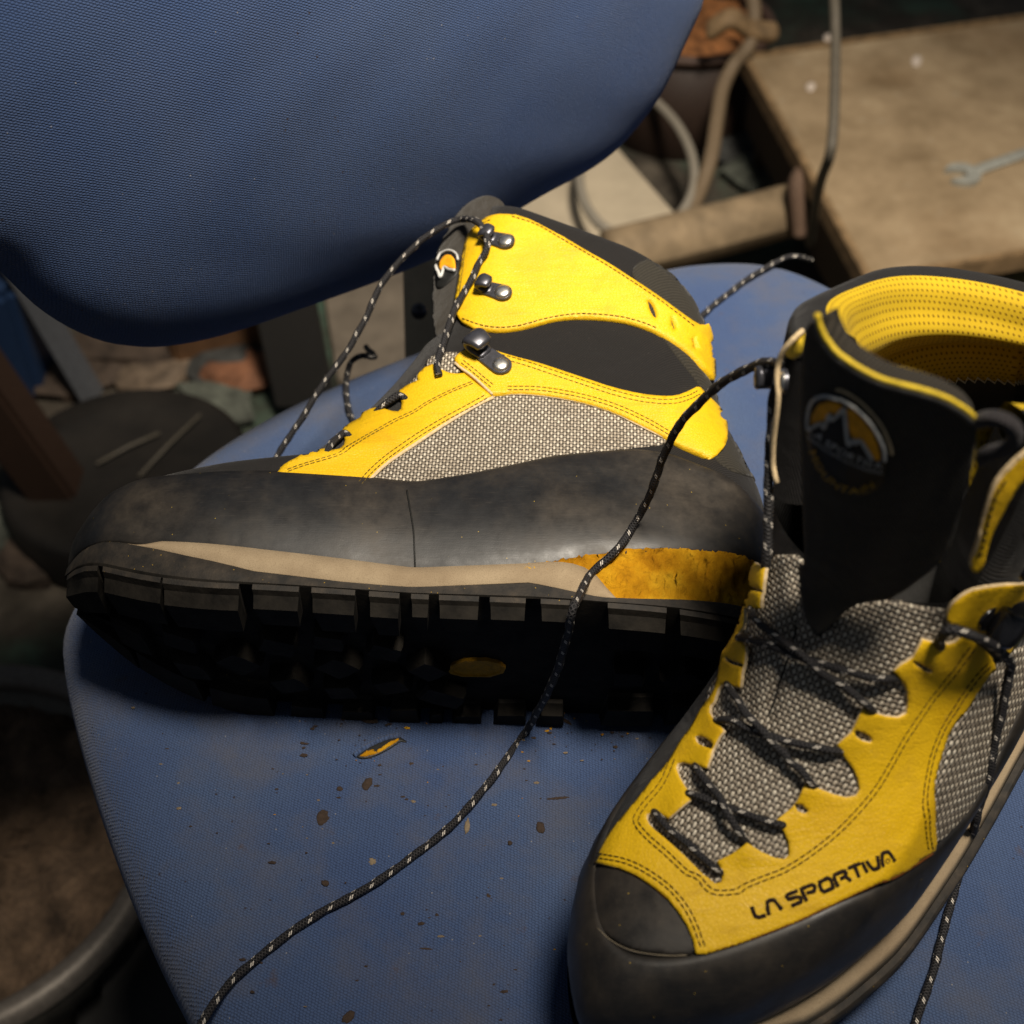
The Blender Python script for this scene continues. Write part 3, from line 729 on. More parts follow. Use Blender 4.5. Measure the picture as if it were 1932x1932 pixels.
def dome(c, n, t, r, h, rings=5, seg=20):
    b = np.cross(n, t); V = []; 
    prof = [(1.0, -.6), (1.0, .1), (.93, .45), (.7, .78), (.4, .95), (.12, 1.0)]
    for f, g in prof:
        for j in range(seg):
            a = 2*math.pi*j/seg; V.append(c+(t*math.cos(a)+b*math.sin(a))*r*f+n*h*g)
    m = seg; Fc = [(i*m+j, i*m+(j+1) % m, (i+1)*m+(j+1) % m, (i+1)*m+j) for i in range(len(prof)-1) for j in range(m)]
    return np.array(V), Fc+[tuple((len(prof)-1)*m+j for j in range(m))]
def hook(boot, k, rv, cl, w=4.0, s=.88, off=1.7, rr=3.8, rivet=True, mat='gun'):
    p, n = hit(k, *rv); q, n2 = hit(k, *cl); n = n+n2; n /= np.linalg.norm(n)
    d = q-p; d -= n*(d@n); L = np.linalg.norm(d); d /= L; sd = np.cross(n, d); mm = .001
    p = p+n*off*mm
    # plate
    out = []; m = 10
    for j in range(m+1): a = math.pi/2+math.pi*j/m; out.append((math.cos(a)*w*1.12, math.sin(a)*w*1.12))
    for j in range(m+1): a = -math.pi/2+math.pi*j/m; out.append((L*1000+math.cos(a)*w*.9, math.sin(a)*w*.9))
    V = []
    for z, f in ((0, 1), (.9, 1), (1.15, .94)):
        for x, y in out: V.append(p+(d*x*(1 if f == 1 else 1)+sd*y*f+n*z)*mm)
    mo = len(out); Fc = [(i*mo+j, i*mo+(j+1) % mo, (i+1)*mo+(j+1) % mo, (i+1)*mo+j) for i in range(2) for j in range(mo)]+[tuple(2*mo+j for j in range(mo))]
    h = sharp(mesh('lace_hook', V, Fc, MAT[mat], boot), 40)
    if rivet:
        Vr, Fr = dome(p+n*1.1*mm, n, d, rr*mm, 1.5*mm); mesh('rivet', Vr, Fr, MAT['nickel'], h)
    c = p+d*L*.72
    prof = [(-3.0, 1.0), (0, 1.2), (2.8, 1.8), (4.6, 3.4), (4.4, 5.2), (2.4, 6.3), (-.4, 6.3), (-2.6, 5.6)]
    prof = [(a*s, b*s) for a, b in prof]
    P = catmull([c+(d*a+n*b)*mm for a, b in prof], .0008); k2 = len(P); tt = np.linspace(0, 1, k2)
    aw = np.interp(tt, [0, .3, .7, 1], [.7, .9, 1.0, .8])*4.4*s*mm; bw = np.interp(tt, [0, .4, .75, 1], [.9, 1.2, 1.7, 1.3])*s*mm
    Vc, Fc2 = sweep_oval(P, sd, aw, bw); mesh('claw', Vc, Fc2, MAT[mat], h)
    return h
def lace(boot, P, r=1.62):
    Q = catmull(P, .0012); ph = random.uniform(0, 9); s_ = np.arange(len(Q))*1.2; Q = Q+np.stack([np.sin(s_*.21+ph)+.6*np.sin(s_*.47+2*ph), np.sin(s_*.17+3*ph), .4*np.sin(s_*.33+ph)], 1)*.00016
    r = r*(1+.05*np.sin(s_*.4+ph)+.04*np.sin(s_*.93)); V, Fc, UV = tube(Q, r/1000, 12); return mesh('lace', V, Fc, MAT['lace'], boot, UV)
def line_tube(name, k, pts, r, off, mat, boot, step=5.0, kind=None):
    q = catmull(np.array(pts, float), step); P = [bh(k, *p, off) for p in q]
    V, Fc, UV = tube(np.array(P), r/1000, 7); return mesh(name, V, Fc, mat, boot, UV, kind=kind)
BOOT_A = empty('hiking_boot', tuple(on_z(800, 1300)), 'yellow and black hiking boot lying on its side, sole and crumbled orange heel foam showing', 'boot', 'pair of hiking boots on the blue chair')
BOOT_B = empty('hiking_boot', tuple(on_z(1500, 1800)), 'yellow and black hiking boot standing upright with embroidered lettering and wide open tongue', 'boot', 'pair of hiking boots on the blue chair')
BOOTS = [BOOT_A, BOOT_B]
cr_ = px('I', [(166, 500), (158, 560), (164, 640), (192, 704), (258, 766), (350, 807), (480, 824)]); rl_ = px('I', [(640, 818), (800, 768), (1000, 692), (1200, 598), (1400, 503), (1480, 453), (1545, 406)])+px('V', [(1400, 760), (1500, 660), (1600, 520), (1700, 340), (1800, 180)])
tb = sorted([(loc_of(1, bh(1, *p))[0], loc_of(1, bh(1, *p))[2]) for p in rl_])
print('RANDTOP', [tuple(np.round(q, 0)) for q in tb], 'CREASE', [tuple(loc_of(1, bh(1, *p)).round(0)) for p in cr_])
RAND_TOP[1] = [(0, 62), (20, 64.5), (36, 68)]+[(x, z+1.0) for x, z in tb if 40 < x < 160]+[(207, 68), (240, 80), (262, 81), (282, 74), (304, 62)]
for k in (0, 1):
    build_upper(k, BOOTS[k]); build_sole(k, BOOTS[k])
# tongues: padded sheets; index 2 = tongue of the standing boot, 3 = of the lying boot
TG = {2: build_tongue(1, None, [(100, 112), (125, 124), (150, 131), (190, 133), (270, 134)], [(100, .010), (150, .012), (270, .012)], (95, 285), [(0, 62)], None),
      3: build_tongue(0, None, [(120, 128), (150, 138), (190, 139), (230, 141), (250, 150), (275, 172)], [(100, .034), (240, .034), (275, .015)], (120, 275), [(0, 46)], None)}
for kk, base in ((2, 1), (3, 0)):
    A = TG[kk]; a_, b_, _ = A.shape
    BM.append(BM[base]); BT.append(BT[base])
    TREE.append(BVHTree.FromPolygons([tuple(p) for p in to_world(base, A.reshape(-1, 3))], [(i*b_+j, i*b_+j+1, (i+1)*b_+j+1, (i+1)*b_+j) for i in range(a_-1) for j in range(b_-1)]))
Y, CR = MAT['leather'], MAT['cream']
# ================================================================== the lying boot
b = BOOT_A
cuff = px('A', [(530, 205), (600, 190), (700, 205), (800, 255), (900, 310), (1000, 370), (1100, 425), (1200, 490), (1300, 555), (1400, 625), (1480, 690), (1540, 735), (1590, 705), (1600, 740), (1600, 800), (1592, 870), (1595, 1000), (1560, 950), (1500, 870),
    (1430, 810), (1340, 755), (1250, 720), (1150, 695), (1000, 682), (900, 685), (830, 695), (760, 715), (680, 735), (590, 747), (500, 738), (430, 718), (395, 700), (370, 655), (370, 620), (385, 540), (400, 450), (420, 350), (440, 290), (490, 240)])
slots = [px('A', [(1283, 592), (1300, 600), (1325, 640), (1333, 682), (1318, 688), (1295, 650)]), px('A', [(1394, 672), (1410, 690), (1428, 742), (1412, 745), (1398, 710)]), px('A', [(1496, 775), (1510, 795), (1520, 840), (1505, 838)])]
panel('cuff_leather', 0, cuff, [Y], b, off=2.4, thick=3, holes=slots)
panel('slot_backing', 0, px('A', [(1270, 570), (1350, 600), (1540, 800), (1540, 860), (1480, 850), (1300, 720)]), MAT['webbing'], b, off=.5, thick=1)
panel('heel_webbing', 0, px('A', [(1330, 745), (1400, 780), (1480, 850), (1560, 950), (1620, 1060), (1710, 1200), (1790, 1330), (1835, 1450), (1790, 1450), (1650, 1400), (1560, 1300), (1600, 1150), (1540, 1020), (1490, 950), (1400, 840)]), MAT['webbing'], b, off=.7, thick=1.2)
panel('collar_patch', 0, px('A', [(1210, 465), (1235, 425), (1300, 405), (1360, 430), (1420, 480), (1480, 570), (1530, 650), (1560, 735), (1480, 700), (1400, 640), (1300, 570), (1225, 510)]), MAT['webbing'], b, off=1.4, thick=2)
panel('side_mesh', 0, px('A', [(530, 1040), (660, 1025), (800, 1035), (1000, 1070), (1200, 1150), (1400, 1260), (1350, 1290), (1200, 1300), (950, 1350), (600, 1440), (250, 1500), (0, 1510), (-60, 1480), (40, 1380), (200, 1230), (380, 1110)]), MAT['weave'], b, off=.7, thick=1)
strap = px('A', [(365, 880), (385, 855), (415, 838), (470, 826), (520, 826), (640, 865), (760, 895), (880, 935), (1000, 975), (1120, 1015), (1250, 1045), (1340, 1055), (1420, 1055), (1480, 1035), (1525, 1010), (1550, 1040), (1600, 1100), (1640, 1160), (1657, 1240), (1648, 1300), (1610, 1340), (1540, 1330),
    (1440, 1290), (1360, 1245), (1250, 1190), (1130, 1130), (1010, 1090), (900, 1065), (760, 1045), (660, 1040), (570, 1047), (545, 1047), (500, 1000), (440, 950), (390, 915)])
panel('ankle_strap_leather', 0, strap, [Y], b, off=2.6, thick=3)
vamp = px('B', [(150, 1160), (180, 1130), (215, 1085), (240, 1060), (242, 1048), (300, 1005), (385, 965), (400, 958), (470, 938), (540, 933), (610, 935), (650, 928), (680, 905), (690, 880), (688, 850), (680, 815), (672, 800), (730, 765), (800, 720), (815, 690), (870, 660), (910, 648), (960, 655), (1010, 667), (1050, 668), (1070, 650),
    (1075, 610), (1068, 570), (1055, 545), (1058, 530), (1110, 490), (1165, 462), (1185, 450), (1180, 425), (1190, 405), (1230, 365), (1285, 340), (1300, 352), (1350, 380), (1400, 400), (1450, 405), (1500, 402), (1560, 450), (1620, 500), (1690, 555), (1600, 610), (1480, 680), (1350, 760), (1200, 860), (1080, 940),
    (980, 1010), (900, 1080), (850, 1135), (835, 1175), (740, 1180), (600, 1172), (450, 1165), (300, 1160)])
panel('vamp_leather', 0, vamp, [Y], b, off=1.9, thick=2.6, smooth=0, step=5)
panel('toe_leather', 0, px('X', [(395, 908), (440, 901), (500, 900), (540, 903), (540, 916), (440, 916)]), [Y, CR], b, off=.9, thick=1.5)
panel('throat_mesh', 0, px('B', [(1230, 345), (1240, 320), (1290, 280), (1380, 260), (1480, 260), (1480, 420), (1350, 410), (1260, 370)]), MAT['weave'], b, off=.6, thick=1, uvm='side')
panel('throat_edge', 0, px('B', [(1060, 545), (1120, 480), (1210, 375), (1250, 340), (1230, 420), (1120, 520)]), MAT['weave'], b, off=.3, thick=1, uvm='side')
mesh_line = px('B', [(845, 1150), (900, 1090), (980, 1020), (1080, 950), (1200, 870), (1350, 770), (1480, 690), (1600, 620), (1700, 572)])
line_tube('cut_edge', 0, mesh_line, .75, 1.2, CR, b)
line_tube('cut_edge', 0, px('A', [(548, 1052), (660, 1047), (760, 1052), (900, 1072), (1010, 1097), (1130, 1138), (1250, 1198), (1360, 1252)]), .7, 1.2, CR, b)
line_tube('cut_edge', 0, px('A', [(372, 900), (400, 925), (445, 955), (500, 1003), (550, 1050)]), .6, 2.0, CR, b)
def dbl(l, d=3.0): return [l, [tuple(p) for p in offset_line(l, d*1.6)]]
st = []
st += dbl(px('B', [(780, 1150), (850, 1070), (950, 980), (1060, 900), (1200, 805), (1350, 715), (1480, 645), (1600, 580), (1660, 545)]), 4.5)
st += dbl(px('B', [(290, 1065), (400, 1025), (540, 985), (650, 950), (760, 890), (880, 815), (1020, 730), (1150, 665), (1250, 600), (1400, 525), (1560, 460)]), 2.5)
st += dbl(px('A', [(620, 1028), (760, 1030), (900, 1050), (1030, 1080), (1150, 1120), (1280, 1180), (1400, 1250)]), -4.0)
st += dbl(px('A', [(590, 860), (700, 890), (850, 940), (1000, 990), (1120, 1030), (1250, 1062), (1380, 1075), (1470, 1060), (1520, 1035)]), 5.0)
st += dbl(px('A', [(400, 900), (450, 940), (510, 990), (560, 1030)]), -4.0)
st += [px('A', [(405, 690), (500, 722), (590, 732), (680, 722), (800, 690), (900, 672), (1000, 667), (1150, 680), (1260, 708), (1350, 745)]), px('A', [(395, 600), (410, 500), (430, 380), (450, 300), (500, 250), (560, 218)]), px('A', [(640, 205), (760, 245), (900, 325), (1100, 442), (1300, 572), (1400, 645), (1500, 730)])]
stitches('stitching', 0, st[:4], b, MAT['thread'], off=2.05, pitch=2.5, ln=2.1, r=.22)
stitches('strap_stitching', 0, st[4:], b, MAT['thread'], off=2.7, pitch=2.5, ln=2.1, r=.22)
# seam across the rubber
line_tube('rubber_seam', 0, px('X', [(768, 925), (772, 950), (780, 1000), (782, 1040), (784, 1086)]), .35, 2.75, MAT['badge'], b)
# tongue of the lying boot
tg = panel('tongue', 3, px('W', [(330, 1000), (400, 780), (520, 570), (640, 380), (760, 260), (900, 180), (1000, 165), (1100, 195), (1190, 270), (1210, 360), (1100, 460), (900, 620), (800, 900), (760, 1300), (700, 1700), (560, 1932), (380, 1980), (320, 1850), (300, 1500)]), MAT['tonguefab'], b, off=2.0, thick=6.0, step=5)
panel('badge', 3, px('W', [(395, 960), (430, 880), (500, 840), (560, 845), (620, 890), (640, 960), (630, 1060), (600, 1150), (500, 1250), (400, 1330), (350, 1300), (350, 1150)]), MAT['badge'], tg, off=2.8, thick=1)
panel('badge_sky', 3, px('W', [(395, 1010), (430, 940), (480, 905), (530, 905), (575, 945), (592, 1010), (590, 1085), (540, 1075), (470, 1045), (420, 1110), (400, 1060)]), MAT['badge_or'], tg, off=3.1, thick=.8, step=3)
line_tube('badge_peaks', 3, px('W', [(375, 1050), (395, 1120), (420, 1190), (445, 1130), (470, 1060), (510, 1090), (590, 1100)]), .75, 3.5, MAT['badge_gr'], tg, 3)
line_tube('badge_ring', 3, px('W', [(385, 980), (430, 895), (500, 858), (560, 862), (612, 905), (628, 970)]), .6, 3.2, MAT['badge_gr'], tg, 3)
hook(b, 0, px('W', [(1228, 795)])[0], px('W', [(985, 735)])[0], off=2.9)
hook(b, 0, px('W', [(1178, 1425)])[0], px('W', [(925, 1350)])[0], off=2.9)
hook(b, 0, px('T', [(1275, 560)])[0], px('T', [(900, 290)])[0], w=4.4, s=1.25, off=3.0, rr=3.8)
# laces of the lying boot
lace(b, [bh(0, *p, 3.6) for p in px('B', [(1330, 420), (1320, 340)])]+[bh(0, *p, h) for p, h in zip(px('W', [(470, 1932), (560, 1700), (650, 1480), (770, 1240), (880, 1000), (960, 860), (985, 760), (985, 690)]), (4, 4.5, 4.5, 4.5, 4.5, 5.5, 6.5, 7))]
    + [bh(0, *px('W', [(955, 610)])[0], 7.5), bh(0, *px('W', [(890, 535)])[0], 8)]
    + [at_d(u, v, d) for (u, v), d in zip([(872, 414), (845, 421), (800, 450), (752, 495), (715, 545), (690, 600), (660, 655), (620, 710), (575, 780), (530, 850), (497, 903), (478, 940)], (.672, .672, .672, .672, .671, .671, .671, .671, .672, .676, .680, .682))])
def seat_pts(pts, z=2.2): return [on_z(u, v, z/1000) for u, v in pts]
lace(b, [on_z(690, 655, -.03)]+seat_pts(px('B', [(890, 296), (800, 288), (735, 325), (705, 400), (692, 480), (698, 560), (710, 640), (740, 740), (790, 830), (850, 900)])))
lace(b, seat_pts([(1275, 640), (1330, 590), (1390, 541), (1440, 508), (1480, 487), (1505, 484)])+[on_z(1530, 490, -.012)])
lace(b, [bh(0, *p, h) for p, h in zip(px('B', [(560, 960), (610, 925), (650, 880), (690, 840), (730, 860)]), (.5, 2.5, 3, 2.5, .5))])
lace(b, [bh(0, *p, h) for p, h in zip(px('B', [(900, 680), (960, 640), (1020, 600), (1065, 570), (1110, 600)]), (.5, 2.5, 3, 2.5, .5))])
# badge under the sole
c0 = BM[0].T @ (CAM-BT[0])
def on_sole(u, v, z):
    d = BM[0].T @ ray(u, v); t = (z/1000-c0[2])/d[2]; return (c0+d*t)*1000
oc = np.array([on_sole(*p, .3) for p in px('D', [(205, 1010), (225, 985), (290, 962), (400, 960), (470, 975), (503, 1000), (490, 1025), (420, 1045), (280, 1043), (220, 1028)])])
cen = oc.mean(0); V = []
for f, z in ((1, 0), (1, -1.6), (.86, -1.8), (.82, -1.2)):
    for p in oc: q = cen+(p-cen)*f; V.append((q[0], q[1], .5+z))
m = len(oc); Fc = [(i*m+j, i*m+(j+1) % m, (i+1)*m+(j+1) % m, (i+1)*m+j) for i in range(3) for j in range(m)]+[tuple(3*m+j for j in range(m))]
sharp(mesh('sole_badge', to_world(0, V), Fc, MAT['octo'], b, label='yellow octagonal badge on the sole'), 40)
# ================================================================== the standing boot
b = BOOT_B
vamp2 = (px('E', [(40, 1690), (130, 1500), (260, 1310), (420, 1100), (560, 920), (680, 790), (760, 680), (830, 560), (900, 470), (980, 370), (1050, 240), (1130, 130), (1190, 60), (1225, 0)]) + px('G', [(-20, 1290), (0, 1215), (35, 1110), (50, 1080), (100, 1000), (165, 905), (195, 800), (218, 700), (230, 640), (243, 520), (240, 425), (300, 330), (350, 260), (430, 310), (420, 400), (400, 500), (392, 560), (380, 665),
    (300, 674), (266, 680), (264, 750), (240, 850), (205, 905), (215, 955), (250, 1000), (245, 1060), (230, 1130), (208, 1190), (185, 1290), (165, 1355), (100, 1350), (20, 1338)]) + px('E', [(1270, 0), (1220, 125), (1180, 165), (1172, 230), (1205, 305), (1250, 350), (1285, 385), (1303, 412), (1260, 470), (1215, 555), (1188, 610), (1170, 680), (1130, 795), (1050, 780), (950, 752), (880, 735), (830, 750), (817, 790), (832, 840), (855, 895), (895, 965),
    (940, 1030), (955, 1080), (962, 1122), (900, 1170), (820, 1240), (740, 1310), (690, 1292), (620, 1262), (555, 1250), (518, 1270), (512, 1310), (540, 1370), (600, 1430), (700, 1510), (800, 1600), (900, 1690), (1000, 1790), (1100, 1890)]) + px('I', [(645, 505), (675, 530), (700, 525), (706, 500), (695, 460), (682, 440), (740, 412), (790, 378), (803, 363), (860, 400), (920, 427), (958, 432), (977, 415), (975, 370), (955, 320), (920, 278),
    (945, 258), (985, 226), (1010, 195), (1042, 128), (1100, 147), (1160, 170), (1210, 182), (1250, 175), (1265, 150), (1258, 110), (1240, 70), (1205, 25)]) + px('G', [(1018, 1868), (1080, 1810), (1140, 1760), (1172, 1700), (1242, 1552), (1330, 1582), (1450, 1615), (1560, 1625), (1630, 1590), (1645, 1500), (1640, 1400), (1600, 1320), (1550, 1260), (1515, 1222), (1580, 1165), (1650, 1125), (1690, 1095), (1776, 942)]) +
    px('H', [(900, 1190), (1000, 1210), (1110, 1215), (1180, 1182), (1230, 1130), (1280, 1125), (1350, 1160), (1450, 1230), (1530, 1320), (1570, 1430), (1580, 1465), (1500, 1565), (1400, 1725), (1300, 1925)]) + px('V', [(1480, 0), (1430, 100), (1400, 200), (1370, 300), (1345, 400), (1330, 500), (1328, 600), (1328, 700), (1332, 800), (1322, 850), (1240, 905), (1150, 985), (1000, 1065), (850, 1135), (700, 1205), (560, 1270)]) +
    px('I', [(1000, 692), (800, 768), (640, 818), (598, 818), (585, 760), (560, 700), (520, 640), (480, 590), (420, 540), (350, 495), (280, 465), (210, 452), (195, 450)]))
slits = [px('G', [(262, 452), (330, 478), (398, 505), (396, 522), (330, 510), (268, 490)]), px('G', [(72, 1108), (130, 1133), (212, 1160), (206, 1182), (130, 1166), (82, 1140)]), px('E', [(1015, 470), (1055, 465), (1120, 490), (1185, 548), (1180, 598), (1120, 580), (1050, 550), (1022, 520)]),
    px('I', [(998, 208), (1030, 213), (1056, 238), (1040, 248), (1012, 238)]), px('G', [(1168, 1742), (1205, 1745), (1290, 1780), (1330, 1820), (1310, 1845), (1240, 1830), (1185, 1790)]), px('G', [(1680, 1130), (1760, 1160), (1855, 1208), (1850, 1235), (1800, 1220), (1720, 1172)])]
rolls = [(*px('G', [q])[0], 30, h*.5) for q, h in (((400, 380), 3.0), ((385, 600), 3.0), ((240, 1040), 3.0), ((190, 1270), 3.0), ((1250, 1620), 3.2), ((1100, 1830), 2.8), ((1560, 1210), 3.2), ((1730, 1030), 3.2))]
rolls += [(*px('E', [q])[0], 30, h*.5) for q, h in (((1260, 440), 3.2), ((1150, 700), 3.2), ((900, 1160), 3.2), ((780, 1260), 2.0))]+[(*px('I', [q])[0], 30, h*.5) for q, h in (((800, 385), 3.2), ((930, 285), 2.6), ((1030, 150), 3.0))]
panel('vamp_leather', 1, vamp2, [Y, CR], b, off=2.6, thick=1.5, holes=slits, bumps=rolls, uvm='top', step=5, smooth=0)
throat = (px('G', [(470, 190), (640, 190), (760, 300), (760, 560), (850, 930), (1130, 640), (1480, 600), (1760, 660)])+px('H', [(1085, 850), (1140, 1000), (1260, 1230)])+px('V', [(1330, -330), (1240, -100), (1060, 180), (940, 420), (880, 570), (600, 640), (470, 850), (430, 980)])+px('I', [(725, 550), (640, 530), (540, 440)])
    + px('E', [(490, 1420), (450, 1240), (760, 1000), (760, 740), (930, 520), (1080, 220), (1150, 0)])+px('G', [(150, 1000), (225, 680), (300, 480), (410, 280)]))
fold = [(*p, 11, -2.6) for p in catmull(np.array(px('G', [(690, 330), (660, 600), (640, 900), (560, 1150), (480, 1400), (400, 1650)])), 8)]+[(*p, 14, 1.6) for p in catmull(np.array(px('G', [(560, 200), (560, 500), (500, 800), (380, 1200), (300, 1500)])), 9)]
fold += [(*p, 9, -1.8) for p in catmull(np.array(px('E', [(1900, 560), (1720, 800), (1450, 1050), (1200, 1300)])), 7)]+[(*p, 9, -1.4) for p in catmull(np.array(px('G', [(1200, 1000), (1000, 1250), (860, 1500)])), 8)]
fold = [(u_, v_, r_, h_*.22) for u_, v_, r_, h_ in fold]
panel('throat_mesh', 1, throat, MAT['weave'], b, off=1.3, thick=2, uvm='throat', bumps=fold, step=5, smooth=0)
panel('side_mesh', 1, px('H', [(1290, 1932), (1400, 1740), (1540, 1520), (1700, 1320), (1932, 1230), (2150, 1180)])+px('V', [(2150, -150), (2000, 0), (1900, 130), (1800, 250), (1700, 450), (1600, 590), (1480, 720), (1340, 830), (1300, 800), (1300, 500), (1380, 150)]), MAT['weave'], b, off=.9, thick=1.5, uvm='lat')
strap2 = px('H', [(1088, 940), (1135, 805), (1230, 720), (1350, 640), (1560, 572), (1932, 500), (2250, 460), (2300, 760), (2120, 880), (1932, 1040), (1860, 1130), (1780, 1230), (1712, 1312), (1650, 1302), (1600, 1225), (1560, 1145), (1400, 1060), (1200, 1022), (1130, 1000)])
panel('ankle_strap_leather', 1, strap2, [Y, CR], b, off=3.0, thick=1.6)
panel('cuff_leather', 1, px('M', [(1100, 480), (980, 540), (879, 608), (800, 680), (720, 760), (660, 840), (620, 930), (590, 1040), (560, 1150), (540, 1250), (510, 1350), (475, 1450), (480, 1500), (510, 1520), (545, 1500), (570, 1440), (600, 1320), (630, 1220), (690, 1110), (760, 980), (830, 860), (920, 770), (1100, 700)]), [Y, CR], b, off=9, thick=2)
def side_of(poly, k0=0): return [loc_of(k0, bh(k0, *p)) for p in poly]
cz = [(max(196, q[0]-3), q[2]*.88) for q in side_of(cuff)]
panel('cuff_leather', 10, [cz[i] for i in range(len(cz)) if i == 0 or np.hypot(cz[i][0]-cz[i-1][0], cz[i][1]-cz[i-1][1]) > 1.0], [Y, CR], b, off=2.4, thick=2.4, step=5)
sz = [(max(214, q[0]-2), q[2]*.97) for q in side_of(strap)]
panel('heel_strap_leather', 10, [sz[i] for i in range(len(sz)) if i == 0 or np.hypot(sz[i][0]-sz[i-1][0], sz[i][1]-sz[i-1][1]) > 1.0], [Y, CR], b, off=2.6, thick=2.4, step=5)
line_tube('cut_edge', 1, px('M', [(1000, 525), (879, 602), (800, 672), (720, 752), (660, 832), (615, 930), (582, 1040), (552, 1150), (532, 1250), (502, 1350), (470, 1450)]), .6, 8.6, CR, b)
panel('toe_cap', 1, px('I', [(205, 450), (168, 500), (160, 560), (166, 640), (195, 702), (260, 764), (350, 804), (480, 822), (610, 822), (597, 750), (570, 690), (530, 630), (488, 580), (428, 530), (355, 487), (285, 457)]), MAT['rubber'], b, off=1.2, thick=2)
line_tube('toe_cap_edge', 1, px('I', [(203, 452), (166, 500), (158, 560), (164, 640), (192, 704), (258, 766), (350, 807), (480, 824), (560, 822)]), .17, 1.4, flat('crease_dust', (.20, .165, .115), .8), b)
line_tube('glue_line', 1, px('I', [(640, 812), (800, 762), (1000, 686), (1200, 592), (1400, 497), (1480, 447), (1545, 400)]), .45, 2.0, MAT['seam'], b)
line_tube('glue_line', 1, px('I', [(198, 448), (215, 450), (280, 463), (350, 493), (420, 537), (480, 588)]), .6, 1.6, MAT['seam'], b)
fe = px('J', [(455, 445), (400, 495), (345, 560), (318, 630), (310, 700), (318, 800), (310, 900), (292, 1050), (288, 1200), (310, 1300)])
V, Fc, UV = tube(catmull([at_d(u, v, np.linalg.norm(bh(1, u+26, v)-CAM)-.001) for u, v in fe], .002), .0009, 8); mesh('flap_cut_edge', V, Fc, CR, b, UV)
panel('cuff_tab', 1, px('J', [(462, 432), (400, 498), (350, 560), (380, 610), (440, 590), (465, 520)]), [MAT['piping'], CR], b, off=.8, thick=1.2)
st = []
st += dbl(px('I', [(205, 432), (270, 438), (340, 460), (420, 505), (490, 560), (545, 625), (585, 700), (610, 770), (625, 805)]), -5.0)
st += dbl(px('E', [(760, 690), (700, 850), (640, 960), (560, 1060), (480, 1150), (400, 1270), (380, 1340), (420, 1420), (520, 1530), (660, 1650), (800, 1780), (930, 1900)])+px('I', [(600, 510), (640, 560), (690, 578), (780, 570)])+px('V', [(60, 1120), (200, 1060), (330, 1010), (480, 920), (640, 800), (760, 690), (880, 560), (980, 430), (1080, 260), (1160, 120), (1240, 0)])+px('H', [(1040, 1700), (1200, 1480), (1300, 1320), (1390, 1200)]), -5.5)
st += dbl(px('V', [(1270, 840), (1255, 700), (1258, 550), (1275, 400), (1310, 230), (1360, 90), (1400, 0)])+px('H', [(1250, 1720), (1400, 1500), (1520, 1370)]), 4.5)
st += dbl(px('H', [(1610, 1180), (1680, 1240), (1740, 1190), (1850, 1060), (1932, 970)]), 4.0)
st += dbl(px('H', [(1420, 670), (1560, 630), (1750, 590), (1932, 548)]), -3.5)
st += [px('M', [(740, 800), (690, 870), (650, 960), (625, 1060), (595, 1160), (570, 1260), (545, 1360), (520, 1440)])]
stitches('stitching', 1, st[:-1], b, MAT['embro'], off=2.8, pitch=2.5, ln=2.1, r=.21)
stitches('cuff_stitching', 1, st[-1:], b, MAT['embro'], off=9.4, r=.4)
# lettering
LET = [[(62, 775), (85, 840), (105, 890), (150, 905), (235, 880)], [(275, 872), (258, 800), (255, 715), (290, 692), (340, 690), (385, 750), (435, 810)],
    [(620, 580), (500, 625), (490, 655), (525, 682), (620, 650), (675, 665), (670, 715), (550, 765)], [(735, 695), (700, 620), (668, 555), (810, 500), (845, 525), (830, 585), (740, 605)],
    [(890, 480), (1000, 418), (1035, 440), (1070, 540), (950, 592), (920, 565), (890, 480)], [(1125, 520), (1085, 440), (1075, 385), (1200, 330), (1225, 350), (1215, 400), (1150, 435)], [(1215, 400), (1285, 455)],
    [(1255, 300), (1400, 238)], [(1330, 275), (1385, 410)], [(1420, 225), (1485, 350)], [(1475, 210), (1530, 290), (1570, 315), (1630, 290), (1610, 140)], [(1680, 270), (1668, 200), (1670, 120), (1735, 90), (1775, 130), (1825, 210)]]
V = []; Fc = []
for stv in LET:
    q = np.array(px('U', stv)); q = np.array(resample(list(q), 1.1, False))
    W = [lift(1, *p, 2.65) for p in q]; P = np.array([w[0] for w in W])
    Nn = np.array([w[1] for w in W]); T = np.gradient(P, axis=0); T /= np.linalg.norm(T, axis=1, keepdims=True)+1e-9
    for i in range(len(P)-1):       # satin stitches laid across the stroke
        s = np.cross(Nn[i], T[i]); s /= np.linalg.norm(s)+1e-9; hw = (.62+random.uniform(-.10, .12))/1000; base = len(V); hl = .17/1000
        sk = T[i]*random.uniform(-.1, .1)/1000
        for t, hgt in ((-1, -.1), (-.6, .42), (.6, .42), (1, -.1)):
            V += [P[i]+s*hw*t+Nn[i]*hgt/1000-T[i]*hl+sk, P[i]+s*hw*t+Nn[i]*(hgt+.12)/1000+sk, P[i]+s*hw*t+Nn[i]*hgt/1000+T[i]*hl+sk]
        for r_ in range(3):
            for c_ in range(2): a = base+r_*3+c_; Fc.append((a, a+1, a+4, a+3))
mesh('lettering', V, Fc, MAT['embro'], b, kind='stuff', label='dark embroidered brand lettering')
line_tube('registered_mark', 1, px('U', [(1740, 180), (1765, 210), (1740, 240), (1712, 212), (1740, 180)]), .14, 2.8, MAT['embro'], b, 1)
